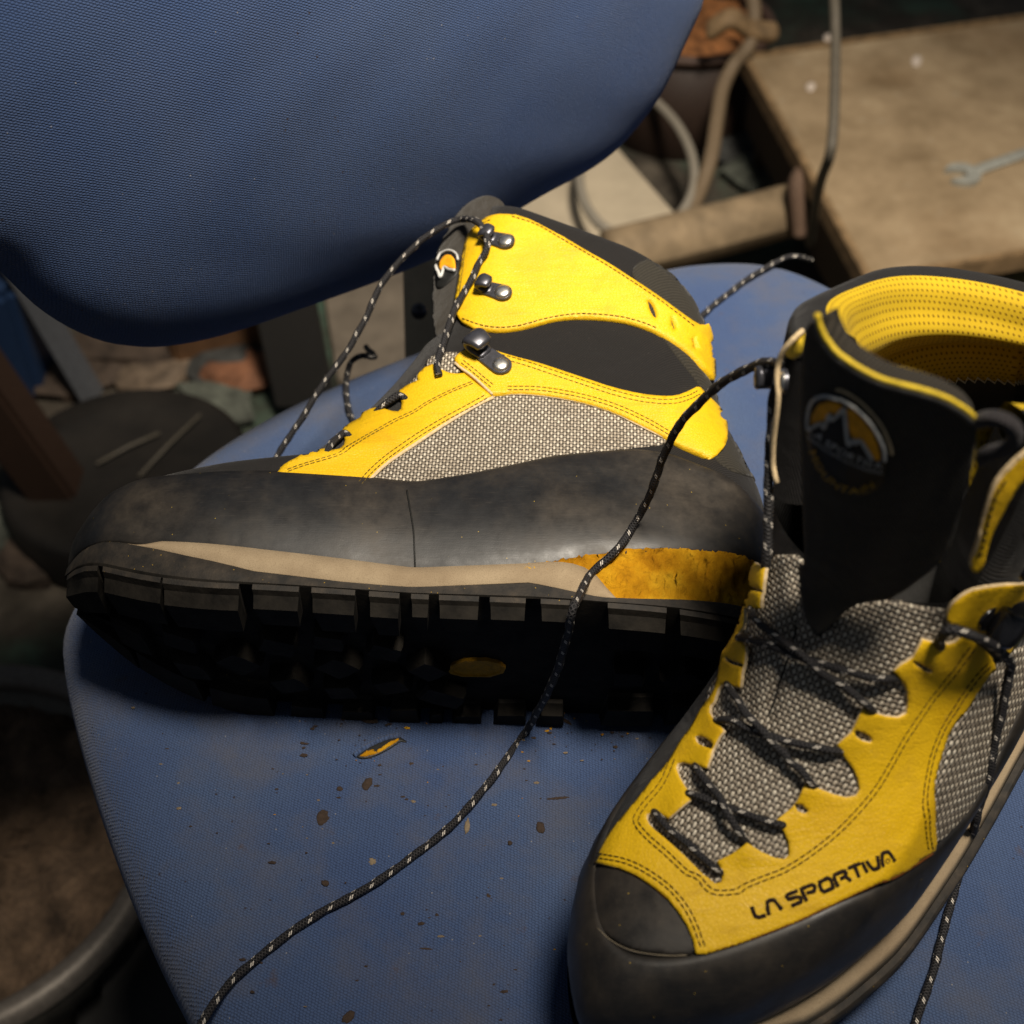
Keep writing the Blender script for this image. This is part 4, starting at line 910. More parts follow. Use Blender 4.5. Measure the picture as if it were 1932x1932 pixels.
# tongue and its badge
tg = panel('tongue', 2, px('J', [(540, 365), (545, 410), (572, 475), (612, 545), (680, 612), (770, 672), (880, 727), (1000, 762), (1100, 787), (1200, 817), (1280, 852), (1360, 902), (1412, 950), (1428, 1000), (1425, 1100), (1405, 1220), (1375, 1330), (1340, 1450), (1300, 1600), (1240, 1750)])+px('G', [(1500, 590), (1350, 600), (1140, 645), (1000, 780), (880, 890), (820, 900), (740, 780), (690, 600), (680, 300)])+px('J', [(470, 1750), (460, 1500), (450, 1200), (448, 800), (455, 560), (480, 420)]), MAT['tonguefab'], b, off=2.5, thick=7, step=6)
ed = px('J', [(538, 362), (545, 410), (572, 475), (612, 545), (680, 612), (770, 672), (880, 727), (1000, 762), (1100, 787), (1200, 817), (1280, 852), (1360, 902), (1412, 950)])
line_tube('piping', 2, [(u+2, v-4) for u, v in ed], .9, 2.0, MAT['piping'], tg)
line_tube('tongue_rim', 2, [(u-2, v+3) for u, v in ed], .9, 2.4, flat('grey_binding', (.09, .085, .08), .7), tg)
oval = px('L', [(740, 620), (750, 500), (800, 390), (880, 345), (980, 350), (1100, 390), (1220, 470), (1340, 590), (1440, 720), (1520, 880), (1545, 1040), (1530, 1180), (1470, 1290), (1380, 1360), (1280, 1390), (1150, 1375), (1020, 1310), (900, 1190), (810, 1060), (750, 900), (728, 750)])
bd = panel('badge', 2, oval, MAT['badge'], tg, off=3.2, thick=1.2)
line_tube('badge_ring', 2, px('L', [(1030, 290), (1150, 345), (1270, 430), (1390, 550), (1500, 700), (1570, 870), (1590, 960)]), .38, 3.0, MAT['cream'], tg, 3)
sky1 = px('L', [(775, 635), (790, 540), (850, 440), (930, 412), (1010, 430), (1075, 470), (1040, 530), (990, 555), (965, 520), (930, 620), (890, 612), (830, 640)])
sky2 = px('L', [(1110, 490), (1190, 520), (1290, 620), (1380, 740), (1440, 870), (1468, 1000), (1450, 1040), (1390, 1010), (1330, 920), (1270, 815), (1215, 825), (1175, 800), (1150, 730), (1125, 600)])
TREE.append(TREE[2]); BM.append(BM[1]); BT.append(BT[1])
panel('badge_sky', 2, sky1, MAT['badge_or'], tg, off=3.7, thick=.6, step=3, smooth=0); panel('badge_sky', 2, sky2, MAT['badge_or'], tg, off=3.7, thick=.6, step=3, smooth=0)
line_tube('badge_peaks', 2, px('L', [(760, 690), (830, 650), (880, 630), (905, 680), (960, 545), (985, 600), (1085, 500), (1100, 520), (1140, 850), (1190, 810), (1220, 850), (1265, 820), (1385, 1010)]), .50, 3.9, MAT['badge_gr'], tg, 2)
line_tube('badge_ring', 2, px('L', [(750, 680), (750, 560), (780, 430), (850, 365), (930, 358), (1050, 395), (1170, 460), (1290, 560), (1390, 680), (1470, 820), (1510, 940), (1510, 1030)]), .48, 3.9, MAT['badge_gr'], tg, 3)
def text_on(k, txt, size, path, mat, parent, off, name, spread=True):
    """flat printed letters laid along a pixel path on the surface k"""
    P = catmull(np.array(path, float), 1.0); s = np.concatenate([[0], np.cumsum(np.linalg.norm(np.diff(P, axis=0), axis=1))])
    cur = bpy.data.curves.new('text', 'FONT'); cur.size = 1; V = []; Fc = []
    glyph = []
    for ch in txt:
        cur.body = ch if ch != ' ' else 'i'; ob = bpy.data.objects.new('t', cur); sc.collection.objects.link(ob); bpy.context.view_layer.update()
        me = ob.to_mesh(); vs = np.array([v.co[:2] for v in me.vertices]) if len(me.vertices) else np.zeros((1, 2)); fs = [tuple(p.vertices) for p in me.polygons]
        ob.to_mesh_clear(); bpy.data.objects.remove(ob)
        glyph.append((vs, fs if ch != ' ' else [], vs[:, 0].max()+.08))
    tot = sum(g[2] for g in glyph); stretch = s[-1]/(tot*size) if spread else 1; x = 0
    for vs, fs, w in glyph:
        base = len(V)
        for vx, vy in vs:
            q = (x+vx)*size*stretch; c = np.array([np.interp(q, s, P[:, 0]), np.interp(q, s, P[:, 1])]); c2 = np.array([np.interp(q+1, s, P[:, 0]), np.interp(q+1, s, P[:, 1])]); c1 = np.array([np.interp(q-1, s, P[:, 0]), np.interp(q-1, s, P[:, 1])])
            t = (c2-c1)/(np.linalg.norm(c2-c1)+1e-9); nn = np.array([t[1], -t[0]]); u, v = c+nn*vy*size
            V.append(bh(k, u, v, off))
        Fc += [tuple(base+i for i in f) for f in fs]; x += w
    bpy.data.curves.remove(cur)
    return mesh(name, V, Fc, mat, parent, smooth=False, kind='stuff')
text_on(2, 'LA SPORTIVA', 17, px('L', [(752, 700), (850, 800), (960, 890), (1080, 970), (1220, 1040), (1360, 1095), (1500, 1110)]), MAT['badge_gr'], tg, 3.75, 'badge_lettering')
text_on(2, 'INNOVATION WITH PASSION', 8, px('L', [(745, 765), (850, 870), (980, 965), (1120, 1050), (1280, 1120), (1490, 1170)]), MAT['badge_gr'], tg, 3.75, 'badge_lettering')
text_on(2, 'MOUNTAIN', 17, px('L', [(760, 910), (800, 1020), (860, 1140), (950, 1250), (1060, 1330), (1180, 1365), (1300, 1350), (1420, 1290)]), MAT['badge_ye'], tg, 3.75, 'badge_lettering')
# zigzag seam and felt on the lining are stitched on the far inner wall (rays go on through the mouth)
hook(b, 1, (1490, 720), (1466, 712), w=3.6, off=1.2)
hook(b, 1, px('M', [(1000, 860)])[0], px('M', [(840, 960)])[0], w=3.8, s=1.2, off=9.0, mat='hookblack')
hook(b, 1, px('M', [(1000, 1180)])[0], px('M', [(790, 1390)])[0], w=3.8, s=1.2, off=6.0, mat='hookblack')
hook(b, 1, px('H', [(1760, 820)])[0], px('H', [(1460, 870)])[0], w=5.0, s=1.35, off=3.2, rivet=False, mat='hookblack')
w0 = px('M', [(505, 350), (600, 325), (690, 325), (780, 370), (820, 450), (790, 520), (710, 565), (610, 590), (560, 640)])
V, Fc, UV = tube(catmull([bh(2, *p, h) for p, h in zip(w0, (0, 4, 6, 7, 7, 6, 4, 2, 0))], .002), .0021, 8)
mesh('pull_loop', V, Fc, m_soft('loop_webbing', (.02, .018, .02), (.06, .053, .055), 1.2), b)
# laces of the standing boot
def lb(c, pts, hs):
    P = px(c, pts); hs = [hs]*len(P) if np.isscalar(hs) else [h+.7 if h > 2.5 else h for h in hs]
    return [bh(1, *p, h) for p, h in zip(P, hs)]
lace(b, lb('G', [(310, 640), (335, 730), (400, 840), (500, 920), (610, 1000), (750, 1100), (880, 1225), (1000, 1295), (1100, 1360), (1200, 1450), (1300, 1540), (1345, 1590)], (2, 4, 4, 4.6, 6.0, 7.5, 5, 4.5, 4.5, 4.5, 3.5, 1)), 1.32)
lace(b, lb('G', [(170, 935), (215, 930), (300, 935), (400, 970), (520, 1030), (640, 1075), (760, 1115), (880, 1150), (1000, 1182), (1130, 1220), (1250, 1255), (1400, 1280), (1560, 1275)], (1, 3, 4, 4, 4, 4, 4, 4, 4.5, 4.5, 4.5, 4, 2)), 1.32)
lace(b, lb('G', [(60, 1330), (90, 1375), (145, 1460), (205, 1560), (290, 1660), (370, 1750), (450, 1850), (560, 1950)], (2, 3.5, 4, 4.5, 6, 7.5, 6, 4.5))+lb('V', [(360, 260), (440, 320), (500, 390), (540, 440)], (4.5, 4.5, 4, 1)), 1.32)
lace(b, lb('E', [(1210, 330), (1270, 310), (1400, 310), (1550, 385), (1700, 430)], (1, 3, 4, 4, 4))+lb('G', [(250, 1735), (400, 1775), (560, 1830), (750, 1870), (960, 1905), (1060, 1910)], (4, 4, 4.5, 4.5, 4, 2)), 1.32)
lace(b, lb('E', [(1020, 740), (1055, 820), (1110, 910), (1180, 1000), (1280, 1120), (1350, 1270), (1430, 1400), (1500, 1490), (1570, 1590)], (1, 3.5, 4, 4.5, 6, 7.5, 6, 4, 1)), 1.32)
lace(b, lb('E', [(920, 1060), (970, 1065), (1060, 1090), (1200, 1150), (1350, 1210), (1500, 1260), (1650, 1310), (1850, 1370), (1930, 1380)], (1, 3, 4, 4, 4, 4, 4, 4, 2)), 1.32)
lace(b, lb('E', [(590, 1230), (640, 1300), (720, 1400), (850, 1510), (980, 1610), (1100, 1720), (1230, 1830), (1290, 1880)], (1, 3.5, 4, 4, 4, 4, 3.5, 1)), 1.32)
# from the outer loop over the side of the boot to the seat
e1 = lb('H', [(1010, 1240), (1000, 1170), (1050, 1095), (1150, 1050), (1280, 1050), (1400, 1090), (1500, 1170), (1580, 1280), (1640, 1400), (1670, 1520), (1680, 1700), (1690, 1900)], (1, 4, 7, 9, 9.5, 9, 8, 7, 6, 5, 4.5, 4.5))
def in_front(u, v, z):
    d = np.linalg.norm(on_z(u, v, z)-CAM); hb = TREE[1].ray_cast(CV, Vector(ray(u, v)))
    return at_d(u, v, min(d, hb[3]-.006) if hb[0] is not None else d)
e2 = [in_front(*p, z) for p, z in zip(px('V', [(1740, 130), (1722, 240), (1690, 380), (1645, 540), (1605, 680)]), (.078, .077, .075, .070, .058))]
lace(b, e1[:-2]+e2+[on_z(*px('V', [(1575, 775)])[0], .038), on_z(*px('V', [(1530, 920)])[0], .012)]+seat_pts(px('V', [(1485, 1070)])+px('I', [(1570, 860), (1540, 960), (1510, 1050), (1485, 1120), (1460, 1200)]), 2.2))
# from the inner hook in a long arc over the other boot and across the seat
pa = [(1474, 688), (1455, 684), (1425, 690), (1385, 708), (1340, 741), (1290, 791), (1256, 850), (1232, 918), (1200, 985), (1160, 1040), (1112, 1088), (1082, 1148), (1070, 1200), (1056, 1250), (1034, 1305)]
d0 = np.linalg.norm(bh(1, 1478, 690, 3)-CAM); dend = np.linalg.norm(on_z(1034, 1305, .002)-CAM)
L = np.concatenate([[0], np.cumsum(np.linalg.norm(np.diff(np.array(pa), axis=0), axis=1))]); L /= L[-1]; P = []
for (u, v), t in zip(pa, L):
    d = d0+(dend-d0)*t**.8
    hb = TREE[0].ray_cast(CV, Vector(ray(u, v)))
    if hb[0] is not None: d = min(d, hb[3]-.0065)
    if v > 1090: d = min(d, np.linalg.norm(to_world(0, on_sole(u, v, -13.5))-CAM))
    if t > .85: d = min(d, np.linalg.norm(on_z(u, v, .0022)-CAM))
    P.append(at_d(u, v, d))
lace(b, P+seat_pts([(992, 1380), (940, 1452), (880, 1528), (800, 1600), (700, 1670), (600, 1725), (520, 1780), (460, 1830), (420, 1872), (378, 1932), (345, 1990)]))
# from the same hook straight down to the first loop
pv = [(1470, 700), (1459, 760), (1453, 830), (1451, 900), (1449, 980), (1447, 1050), (1446, 1075)]
da = d0; db = np.linalg.norm(bh(1, *px('G', [(400, 300)])[0], 3)-CAM)
lace(b, [at_d(u, v, da+(db-da)*(i/(len(pv)-1))) for i, (u, v) in enumerate(pv)])
# ------------------------------------------------------------------ the chair
CHAIR = empty('office_chair', tuple(on_z(900, 1100, -.60)), 'worn office chair with stained blue fabric seat and backrest', 'chair')
def smooth_loop(P, n):
    P = np.array(P, float); P = np.array(chaikin(list(P), 3)); d = np.linalg.norm(np.roll(P, -1, 0)-P, axis=1); s = np.concatenate([[0], np.cumsum(d)]); Q = np.vstack([P, P[:1]])
    return np.stack([np.interp(np.linspace(0, s[-1], n, endpoint=False), s, Q[:, j]) for j in range(Q.shape[1])], 1)
def cushion(name, loop2, frame, prof, mat, parent, dome_h=0.0, nring=26, hf=lambda p: 0.0):
    """loop2: outline (n,2) in the frame plane (origin, ax, ay, az); prof: [(inset m, height m)] from the bottom edge over the rim to the top"""
    o, ax, ay, az = frame; n = len(loop2); cen = loop2.mean(0); V = []
    t = np.roll(loop2, -1, 0)-np.roll(loop2, 1, 0); t /= np.linalg.norm(t, axis=1, keepdims=True); nr = np.stack([t[:, 1], -t[:, 0]], 1)
    if np.mean(np.sum(nr*(loop2-cen), 1)) < 0: nr = -nr
    rows = [(loop2-nr*i_, h) for i_, h in prof]
    base, h0 = rows[-1]
    for r in range(1, nring):
        f = 1-r/nring; rows.append((cen+(base-cen)*f, h0+dome_h*(1-f*f)))
    for L2, h in rows:
        for p in L2: V.append(o+ax*p[0]+ay*p[1]+az*(h+hf(p)+.0007*math.sin(p[0]*60+3*math.sin(p[1]*31))*math.cos(p[1]*47)))
    V.append(o+ax*cen[0]+ay*cen[1]+az*(h0+hf(cen)+dome_h)); m = len(rows)
    Fc = [(i*n+j, i*n+(j+1) % n, (i+1)*n+(j+1) % n, (i+1)*n+j) for i in range(m-1) for j in range(n)]+[((m-1)*n+j, (m-1)*n+(j+1) % n, len(V)-1) for j in range(n)]
    uv = [p*1000 for L2, h in rows for p in L2]+[cen*1000]
    return mesh(name, V, Fc, mat, parent, uv)
seat_px = [(370, 1932), (250, 1700), (175, 1500), (130, 1350), (102, 1230), (98, 1165), (118, 1110), (170, 1045), (300, 890), (450, 780), (640, 690), (800, 630), (1020, 550), (1250, 478), (1340, 468), (1430, 470), (1510, 487), (1620, 540), (1740, 640), (1850, 790)]
sl = [on_z(*p)[:2] for p in seat_px]+[np.array(q) for q in ((.262, -.03), (.262, -.13), (.245, -.24), (.20, -.32), (.11, -.36), (0, -.365), (-.07, -.335))]
loop = smooth_loop(sl, 220)
W0 = (np.zeros(3), np.array([1.0, 0, 0]), np.array([0, 1.0, 0]), np.array([0, 0, 1.0]))
cushion('seat', loop, W0, [(.03, -.075), (.012, -.07), (.002, -.058), (-.001, -.042), (-.001, -.028), (.001, -.016), (.006, -.007), (.014, -.002), (.024, -.0004), (.034, 0)], MAT['seat'], CHAIR, 0.0)
mesh('seat_shell', *(lambda l: ([(x*.93, y*.93, z) for z in (-.085, -.074) for x, y in l], [tuple(range(len(l)-1, -1, -1)), tuple(len(l)+i for i in range(len(l)))]+[(i, (i+1) % len(l), len(l)+(i+1) % len(l), len(l)+i) for i in range(len(l))]))(loop[::4]), flat('black_plastic', (.015, .015, .016), .5), CHAIR)
# backrest
bn = np.array([.62, -.79, .10]); bn /= np.linalg.norm(bn); bp = np.array([-.09, .10, .10])
bx = np.cross(np.array([0, 0, 1.0]), bn); bx /= np.linalg.norm(bx); by = np.cross(bn, bx)
def on_back(u, v):
    d = ray(u, v); q = CAM+d*(((bp-CAM)@bn)/(d@bn)); return np.array([(q-bp)@bx, (q-bp)@by])
back_px = [(-60, 440), (0, 505), (60, 565), (150, 622), (240, 652), (330, 650), (430, 630), (560, 587), (700, 540), (820, 495), (920, 428), (1000, 375), (1080, 330), (1145, 276), (1195, 202), (1228, 118), (1254, 48), (1286, -32)]
bl = [on_back(*p) for p in back_px]; xr, yr = bl[-1]; xl, yl = bl[0]
bl += [np.array(q) for q in ((xr+.012, yr+.10), (xr+.0, yr+.20), (xr-.05, yr+.28), ((xl+xr)/2, yr+.31), (xl+.0, yr+.28), (xl-.07, yr+.20), (xl-.09, yr+.10), (xl-.05, (yl+yr)/2+.02))]
bloop = smooth_loop(bl, 200)
e0, e1_ = on_back(260, 652), on_back(1150, 278); ed_ = (e1_-e0)/np.linalg.norm(e1_-e0); en_ = np.array([-ed_[1], ed_[0]])
def back_bulge(p):      # lumbar swell: the lower part turns down, the upper part leans back
    w_ = (p-e0)@en_; t_ = min(max(w_, -.02), .30)
    return .028*(1-((t_-.085)/.125)**2)-.028*(1-(.085/.125)**2)
cushion('backrest', bloop, (bp, bx, by, bn), [(.03, -.036), (.012, -.032), (.003, -.022), (-.001, -.010), (-.001, 0.0), (.003, .009), (.009, .0155), (.016, .019), (.024, .021), (.034, .0225), (.045, .0235)], MAT['back'], CHAIR, .004, 30, back_bulge)
def box(name, o, ax, ay, az, mat, parent=None, bev=.1, **kw):
    """box with chamfered edges, from corner o along three edge vectors"""
    o, ax, ay, az = map(lambda q: np.array(q, float), (o, ax, ay, az)); bm = bmesh.new()
    vs = [bm.verts.new(tuple(o+ax*i+ay*j+az*k_)) for i in (0, 1) for j in (0, 1) for k_ in (0, 1)]
    for f in ((0, 1, 3, 2), (4, 6, 7, 5), (0, 4, 5, 1), (2, 3, 7, 6), (0, 2, 6, 4), (1, 5, 7, 3)): bm.faces.new([vs[i] for i in f])
    w = min(np.linalg.norm(ax), np.linalg.norm(ay), np.linalg.norm(az))*bev
    bmesh.ops.recalc_face_normals(bm, faces=bm.faces); bmesh.ops.bevel(bm, geom=list(bm.edges), offset=w, segments=2, affect='EDGES')
    V = [v.co[:] for v in bm.verts]; bm.verts.index_update(); Fc = [[v.index for v in f.verts] for f in bm.faces]; bm.free()
    return mesh(name, V, Fc, mat, parent, smooth=False, **kw)
beige = flat('cream_paint', (.62, .51, .35), .5, var=.15, scale=.05)
pa_, pb_ = on_z(782, 655, -.012)+np.array([0, .03, 0]), on_z(800, 420, .04)+np.array([0, .03, 0])
brk = box('back_support', on_z(748, 640, -.02)+np.array([0, .012, -.10]), (.024, 0, 0), (0, .012, 0), np.array([.0, .11, .20]), beige, CHAIR)
Vd, Fd = dome(on_z(790, 600, -.01)+np.array([0, .006, 0]), np.array([0, -.97, .2]), np.array([1.0, 0, 0]), .005, .003); mesh('bolt', Vd, Fd, MAT['gun'], brk)
# tear in the seat with foam showing
tear = px('N', [(408, 362), (450, 335), (500, 308), (560, 283), (610, 264), (655, 260), (672, 272), (700, 290), (690, 296), (660, 288), (640, 305), (600, 330), (540, 362), (480, 383), (425, 384)])
def flat_patch(name, poly, z, thick, mat, parent, step=4, jag=0.0, smooth=1, kind=None):
    P2, T = flatmesh(poly, (), step, smooth); S = np.array([on_z(*p, z) for p in P2]); N = np.tile([0, 0, 1.0], (len(S), 1))
    return solid(name, S, N, T, thick+RNG.normal(0, jag, len(S)), thick+.3, [mat], parent, [(0, 0)]*len(S), kind, None, thick*.6)
t0 = flat_patch('tear', tear, 0.0, .5, MAT['badge'], CHAIR, 3)
flat_patch('exposed_foam', px('N', [(420, 374), (470, 345), (512, 330), (516, 352), (560, 318), (610, 285), (652, 272), (655, 284), (600, 320), (540, 355), (480, 376)]), 0.0, 1.0, MAT['orange'], t0, 3, .12)
line = [on_z(u, v, .0004) for u, v in px('N', [(402, 366), (450, 330), (520, 292), (600, 262), (655, 256)])]
V, Fc, UV = tube(catmull(line, .001), .0011, 7); mesh('torn_lip', V, Fc, MAT['seat'], t0, UV)
# dirt on the seat
dirt = flat('dried_mud', (.045, .03, .022), .95, scale=.8, bmp=.8); dirt2 = flat('dry_grit', (.20, .155, .10), .95, scale=.8, bmp=.8)
def crumb(u, v, a, c, ang, mat, label, h=.45):
    n = 14; poly = []
    for i in range(n):
        th = 2*math.pi*i/n; r = 1+random.uniform(-.22, .22); x, y = math.cos(th)*a*r, math.sin(th)*c*r
        poly.append((u+x*math.cos(ang)-y*math.sin(ang), v+x*math.sin(ang)+y*math.cos(ang)))
    o = flat_patch('mud_crumb', poly, 0.0, h, mat, None, 3, .10)
    return tag(o, label, 'mud crumb', 'crumbs of dirt on the seat')
CR_ = [((475, 525), 9, 12, .6, dirt, 'large dark mud crumb on blue seat below the torn slit'), ((228, 712), 11, 15, .3, dirt, 'oval mud crumb on blue seat, left of the long lace'), ((1445, 770), 8, 11, -.2, dirt, 'brown mud crumb on blue seat nearest the standing boot toe'), ((1155, 1150), 7, 17, -.15, dirt, 'long dark mud smear on blue seat right of the lace'),
    ((1035, 760), 5, 14, .15, dirt2, 'pale flake of grit beside the lace on blue seat'), ((505, 960), 9, 7, .2, dirt2, 'greyish grit spot touching the lower lace curve'), ((240, 1080), 8, 5, .3, dirt, 'faint mud spot under the lace at lower left'), ((878, 132), 7, 3.5, -.3, dirt2, 'tiny pale grit flake just below the boot sole'), ((1018, 95), 4, 12, -.2, dirt, 'thin dark splinter of mud below the boot sole'),
    ((725, 413), 7, 3, 0, dirt, 'small brown crumb below the right end of the torn slit'), ((1545, 605), 20, 2.2, -.08, dirt, 'thin dark stalk on blue seat near the standing boot'), ((320, 553), 6, 4.5, 0, dirt, 'small round mud crumb left of the large dark crumb'), ((733, 623), 4.5, 2.5, .2, dirt2, 'tiny cream grit crumb left of the lace'), ((805, 1448), 12, 1.6, .05, dirt, 'thin dark hair of dirt low on the blue seat'),
    ((370, 1830), 14, 9, -.6, dirt, 'mud smear at the bottom edge of the photo on blue seat'), ((1275, 855), 4.5, 4, 0, dirt, 'small black speck right of the lace on blue seat'), ((490, 165), 16, 6, .1, dirt, 'brown mud stain at the shadow edge of the boot sole'), ((1590, 175), 12, 3, .5, dirt, 'brown mud streak in the shadow between the two boots')]
for (a, c_), w_, h_, an, mt, lab in CR_:
    u, v = px('N', [(a, c_)])[0]; crumb(u, v, w_, h_, an, mt, lab)
V = []; Fc = []; ix = []
for i in range(330):      # fine grit, thicker near the tread
    near = i < 170
    u = random.uniform(500, 1250) if near else random.uniform(150, 1050); v = random.gauss(1370, 55) if near else random.uniform(1220, 1930)
    if near and v < 1330: v = 1330+abs(v-1330)*.5
    c = on_z(u, v, .0001)
    if c[0] < -.19+max(0, -.1-c[1])*.55+.01: continue
    s_ = abs(random.gauss(0, .00030))+.00014; k4 = len(V); a0 = random.uniform(0, 6); el = random.uniform(1, 2.6)
    for j in range(5):
        a = a0+2*math.pi*j/5; r_ = s_*random.uniform(.7, 1.3); V.append(c+np.array([math.cos(a)*r_*el, math.sin(a)*r_, 0]))
    V.append(c+np.array([0, 0, s_*.8])); Fc += [(k4+j, k4+(j+1) % 5, k4+5) for j in range(5)]; ix += [random.choice((0, 0, 0, 0, 0, 1, 1, 2))]*5
tag(mesh('grit', V, Fc, [dirt, dirt2, MAT['orange']], None, None, False, ix), 'fine brown and yellow grit scattered over the blue seat', 'grit', kind='stuff')
# ------------------------------------------------------------------ floor and the things behind
FZ = -.60
n = 60; gx = np.linspace(-3, 3.4, n); gy = np.linspace(-1.2, 5, n)
V = [(x, y, FZ+.004*math.sin(x*17)*math.cos(y*13)) for y in gy for x in gx]
tag(mesh('floor', V, [(j*n+i, j*n+i+1, (j+1)*n+i+1, (j+1)*n+i) for j in range(n-1) for i in range(n-1)], MAT['ground']), kind='structure')
def oz(c, p, z): return on_z(*px(c, [p])[0], z)
# low bench with a dusty board
TZ = -.42; c1 = oz('O', (838, 225), TZ); c2 = oz('O', (1325, 1100), TZ); cx_ = oz('O', (1932, 905), TZ)
ey = c1-c2; ex = (cx_-c2); ex = ex/np.linalg.norm(ex); ex = ex-ey/np.linalg.norm(ey)*(ex@(ey/np.linalg.norm(ey)))*.6; ex /= np.linalg.norm(ex); ex = ex*.62
BENCH = empty('workbench', tuple(c2+np.array([0, 0, FZ-TZ])), 'low dusty brown bench board with a rusty rim behind the chair', 'bench')
rust = flat('rusty_rim', (.17, .11, .055), .7, var=.4, scale=.06)
box('bench_top', c2-np.array([0, 0, .018]), ex, ey, (0, 0, .018), MAT['board'], BENCH)
for o_, a_, t_ in ((c2, ey, ex), (c2, ex, ey), (c1, ex, -ey)):
    tn = t_/np.linalg.norm(t_)*.010; box('rim', o_+np.array([0, 0, -.022])-tn*.6, a_, tn, (0, 0, .026), rust, BENCH, .15)
for o_, a_, t_ in ((c2, ey, ex), (c2, ex, ey)):
    tn = t_/np.linalg.norm(t_)*.014; box('apron', o_+np.array([0, 0, -.105])+tn*.6, a_*.99, tn, (0, 0, .08), flat('apron_wood', (.045, .032, .02), .8), BENCH, .15)
for f, g in ((.03, .04), (.03, .9), (.92, .04), (.92, .9)):
    box('leg', c2+ex*f+ey*g+np.array([0, 0, FZ-TZ]), (.03, 0, 0), (0, .03, 0), (0, 0, TZ-FZ-.02), flat('dark_leg_wood', (.05, .035, .022), .8), BENCH)
# open-ended spanner on the board
WR = empty('spanner', tuple(oz('O', (1700, 690), TZ)), 'grey open-ended spanner lying on the dusty bench board', 'spanner'); steel = flat('worn_steel', (.30, .30, .265), .5, .3, .2, .1)
w1, w2 = oz('O', (1690, 690), TZ+.003), oz('O', (2100, 545), TZ+.003); dd = (w2-w1)/np.linalg.norm(w2-w1); ss = np.array([-dd[1], dd[0], 0])
V, Fc = sweep_oval(catmull([w1+dd*.016, w1+dd*.10, w2], .01), ss, np.full(200, .0085), np.full(200, .003)); mesh('shaft', V, Fc, steel, WR)
pl = []
for a in np.linspace(math.radians(35), math.radians(325), 26): pl.append((-math.cos(a)*-.021*1.0, math.sin(a)*.021))
inner = [(.0175*math.cos(math.radians(325)), -.0095), (-.003, -.0085), (-.003, .0085), (.0175*math.cos(math.radians(35)), .0095)]
pl = [(math.cos(a)*.022, math.sin(a)*.022) for a in np.linspace(math.radians(30), math.radians(330), 26)]+[(.004, -.0095), (-.004, -.006), (-.004, .006), (.004, .0095)]
ca, sa = math.cos(2.75), math.sin(2.75); V = []
for z in (0, .007):
    for x, y in pl: q = (x*ca-y*sa, x*sa+y*ca); V.append(w1+np.array([q[0]*dd[0]-q[1]*dd[1]*1, q[0]*dd[1]+q[1]*dd[0], z-.003]))
m = len(pl); mesh('jaw', V, [tuple(range(m-1, -1, -1)), tuple(m+i for i in range(m))]+[(i, (i+1) % m, m+(i+1) % m, m+i) for i in range(m)], steel, WR, smooth=False)
# paint chips on the board
for i, ((a, c_), s_, lab) in enumerate((((1092, 340), 16, 'pale paint fleck on the bench board near its left edge'), ((1160, 150), 15, 'pale paint fleck on the bench board by the hanging cable'), ((1510, 240), 20, 'pale paint fleck in the middle of the bench board'))):
    u, v = px('O', [(a, c_)])[0]; poly = [(u+math.cos(t)*s_*.55*random.uniform(.7, 1.2), v+math.sin(t)*s_*.6*random.uniform(.7, 1.2)) for t in np.linspace(0, 6.28, 9)[:-1]]
    P2, T = flatmesh(poly, (), 5, 1); S = np.array([on_z(*p, TZ+.001) for p in P2])
    tag(solid('paint_fleck', S, np.tile([0, 0, 1.0], (len(S), 1)), T, 1.0, 1.2, [flat('fleck', (.5, .42, .35), .8)], None, [(0, 0)]*len(S)), lab, 'paint fleck', 'paint flecks on the bench')
def cable(name, pts, r, mat, label, cat='cable'):
    V, Fc, UV = tube(catmull(pts, .006), r, 10); return tag(mesh(name, V, Fc, mat, None, UV), label, cat)
grey_c = flat('grey_cable', (.22, .195, .155), .55); brown_c = flat('brown_hose', (.14, .10, .06), .6); dark_c = flat('dark_cable', (.07, .06, .045), .6); blk = flat('black_rubber_plain', (.012, .012, .012), .6)
cable('hanging_cable', [oz('O', p, z) for p, z in zip([(1180, -120), (1186, 0), (1190, 150), (1187, 350), (1180, 520), (1165, 620), (1130, 720), (1105, 860), (1090, 960)], (-.16, -.16, -.18, -.2, -.22, -.24, -.3, -.4, -.46))], .0054, dark_c, 'dark cable hanging straight down over the bench corner')
cable('coiled_cable', [oz('O', p, -.50) for p in [(300, 330), (400, 345), (470, 390), (550, 470), (605, 560), (632, 650), (630, 740), (590, 830), (520, 895), (430, 935), (350, 930), (270, 890), (210, 815), (182, 720), (188, 620), (230, 520)]], .0066, grey_c, 'pale grey cable coiled in a ring on the floor behind the boot')
cable('hose', [oz('O', p, z) for p, z in zip([(850, -60), (868, 20), (868, 100), (845, 190), (790, 255), (745, 350), (722, 480), (700, 620), (662, 740), (612, 850), (560, 960), (520, 1050)], (-.34, -.36, -.38, -.4, -.42, -.44, -.46, -.48, -.5, -.51, -.52, -.53))], .0100, brown_c, 'brown hose hanging in a curve left of the bench', 'hose')
cl_ = oz('O', (770, 130), -.38); V, Fc = sweep_oval(catmull([cl_+np.array([-.03, 0, 0]), cl_+np.array([0, .0, .02]), cl_+np.array([.03, .01, .0]), cl_+np.array([.07, .02, -.01])], .006), np.array([0, .8, .6]), np.full(100, .014), np.full(100, .010))
tag(mesh('hose_clamp', V, Fc, rust), 'rusty clamp on the brown hose at the top', 'clamp')
BAR = empty('wooden_pole', tuple(oz('O', (800, 860), -.55)), 'tan wooden pole lying on the floor below the bench corner', 'pole')
wood = flat('pale_wood', (.20, .145, .085), .75, var=.3, scale=.04)
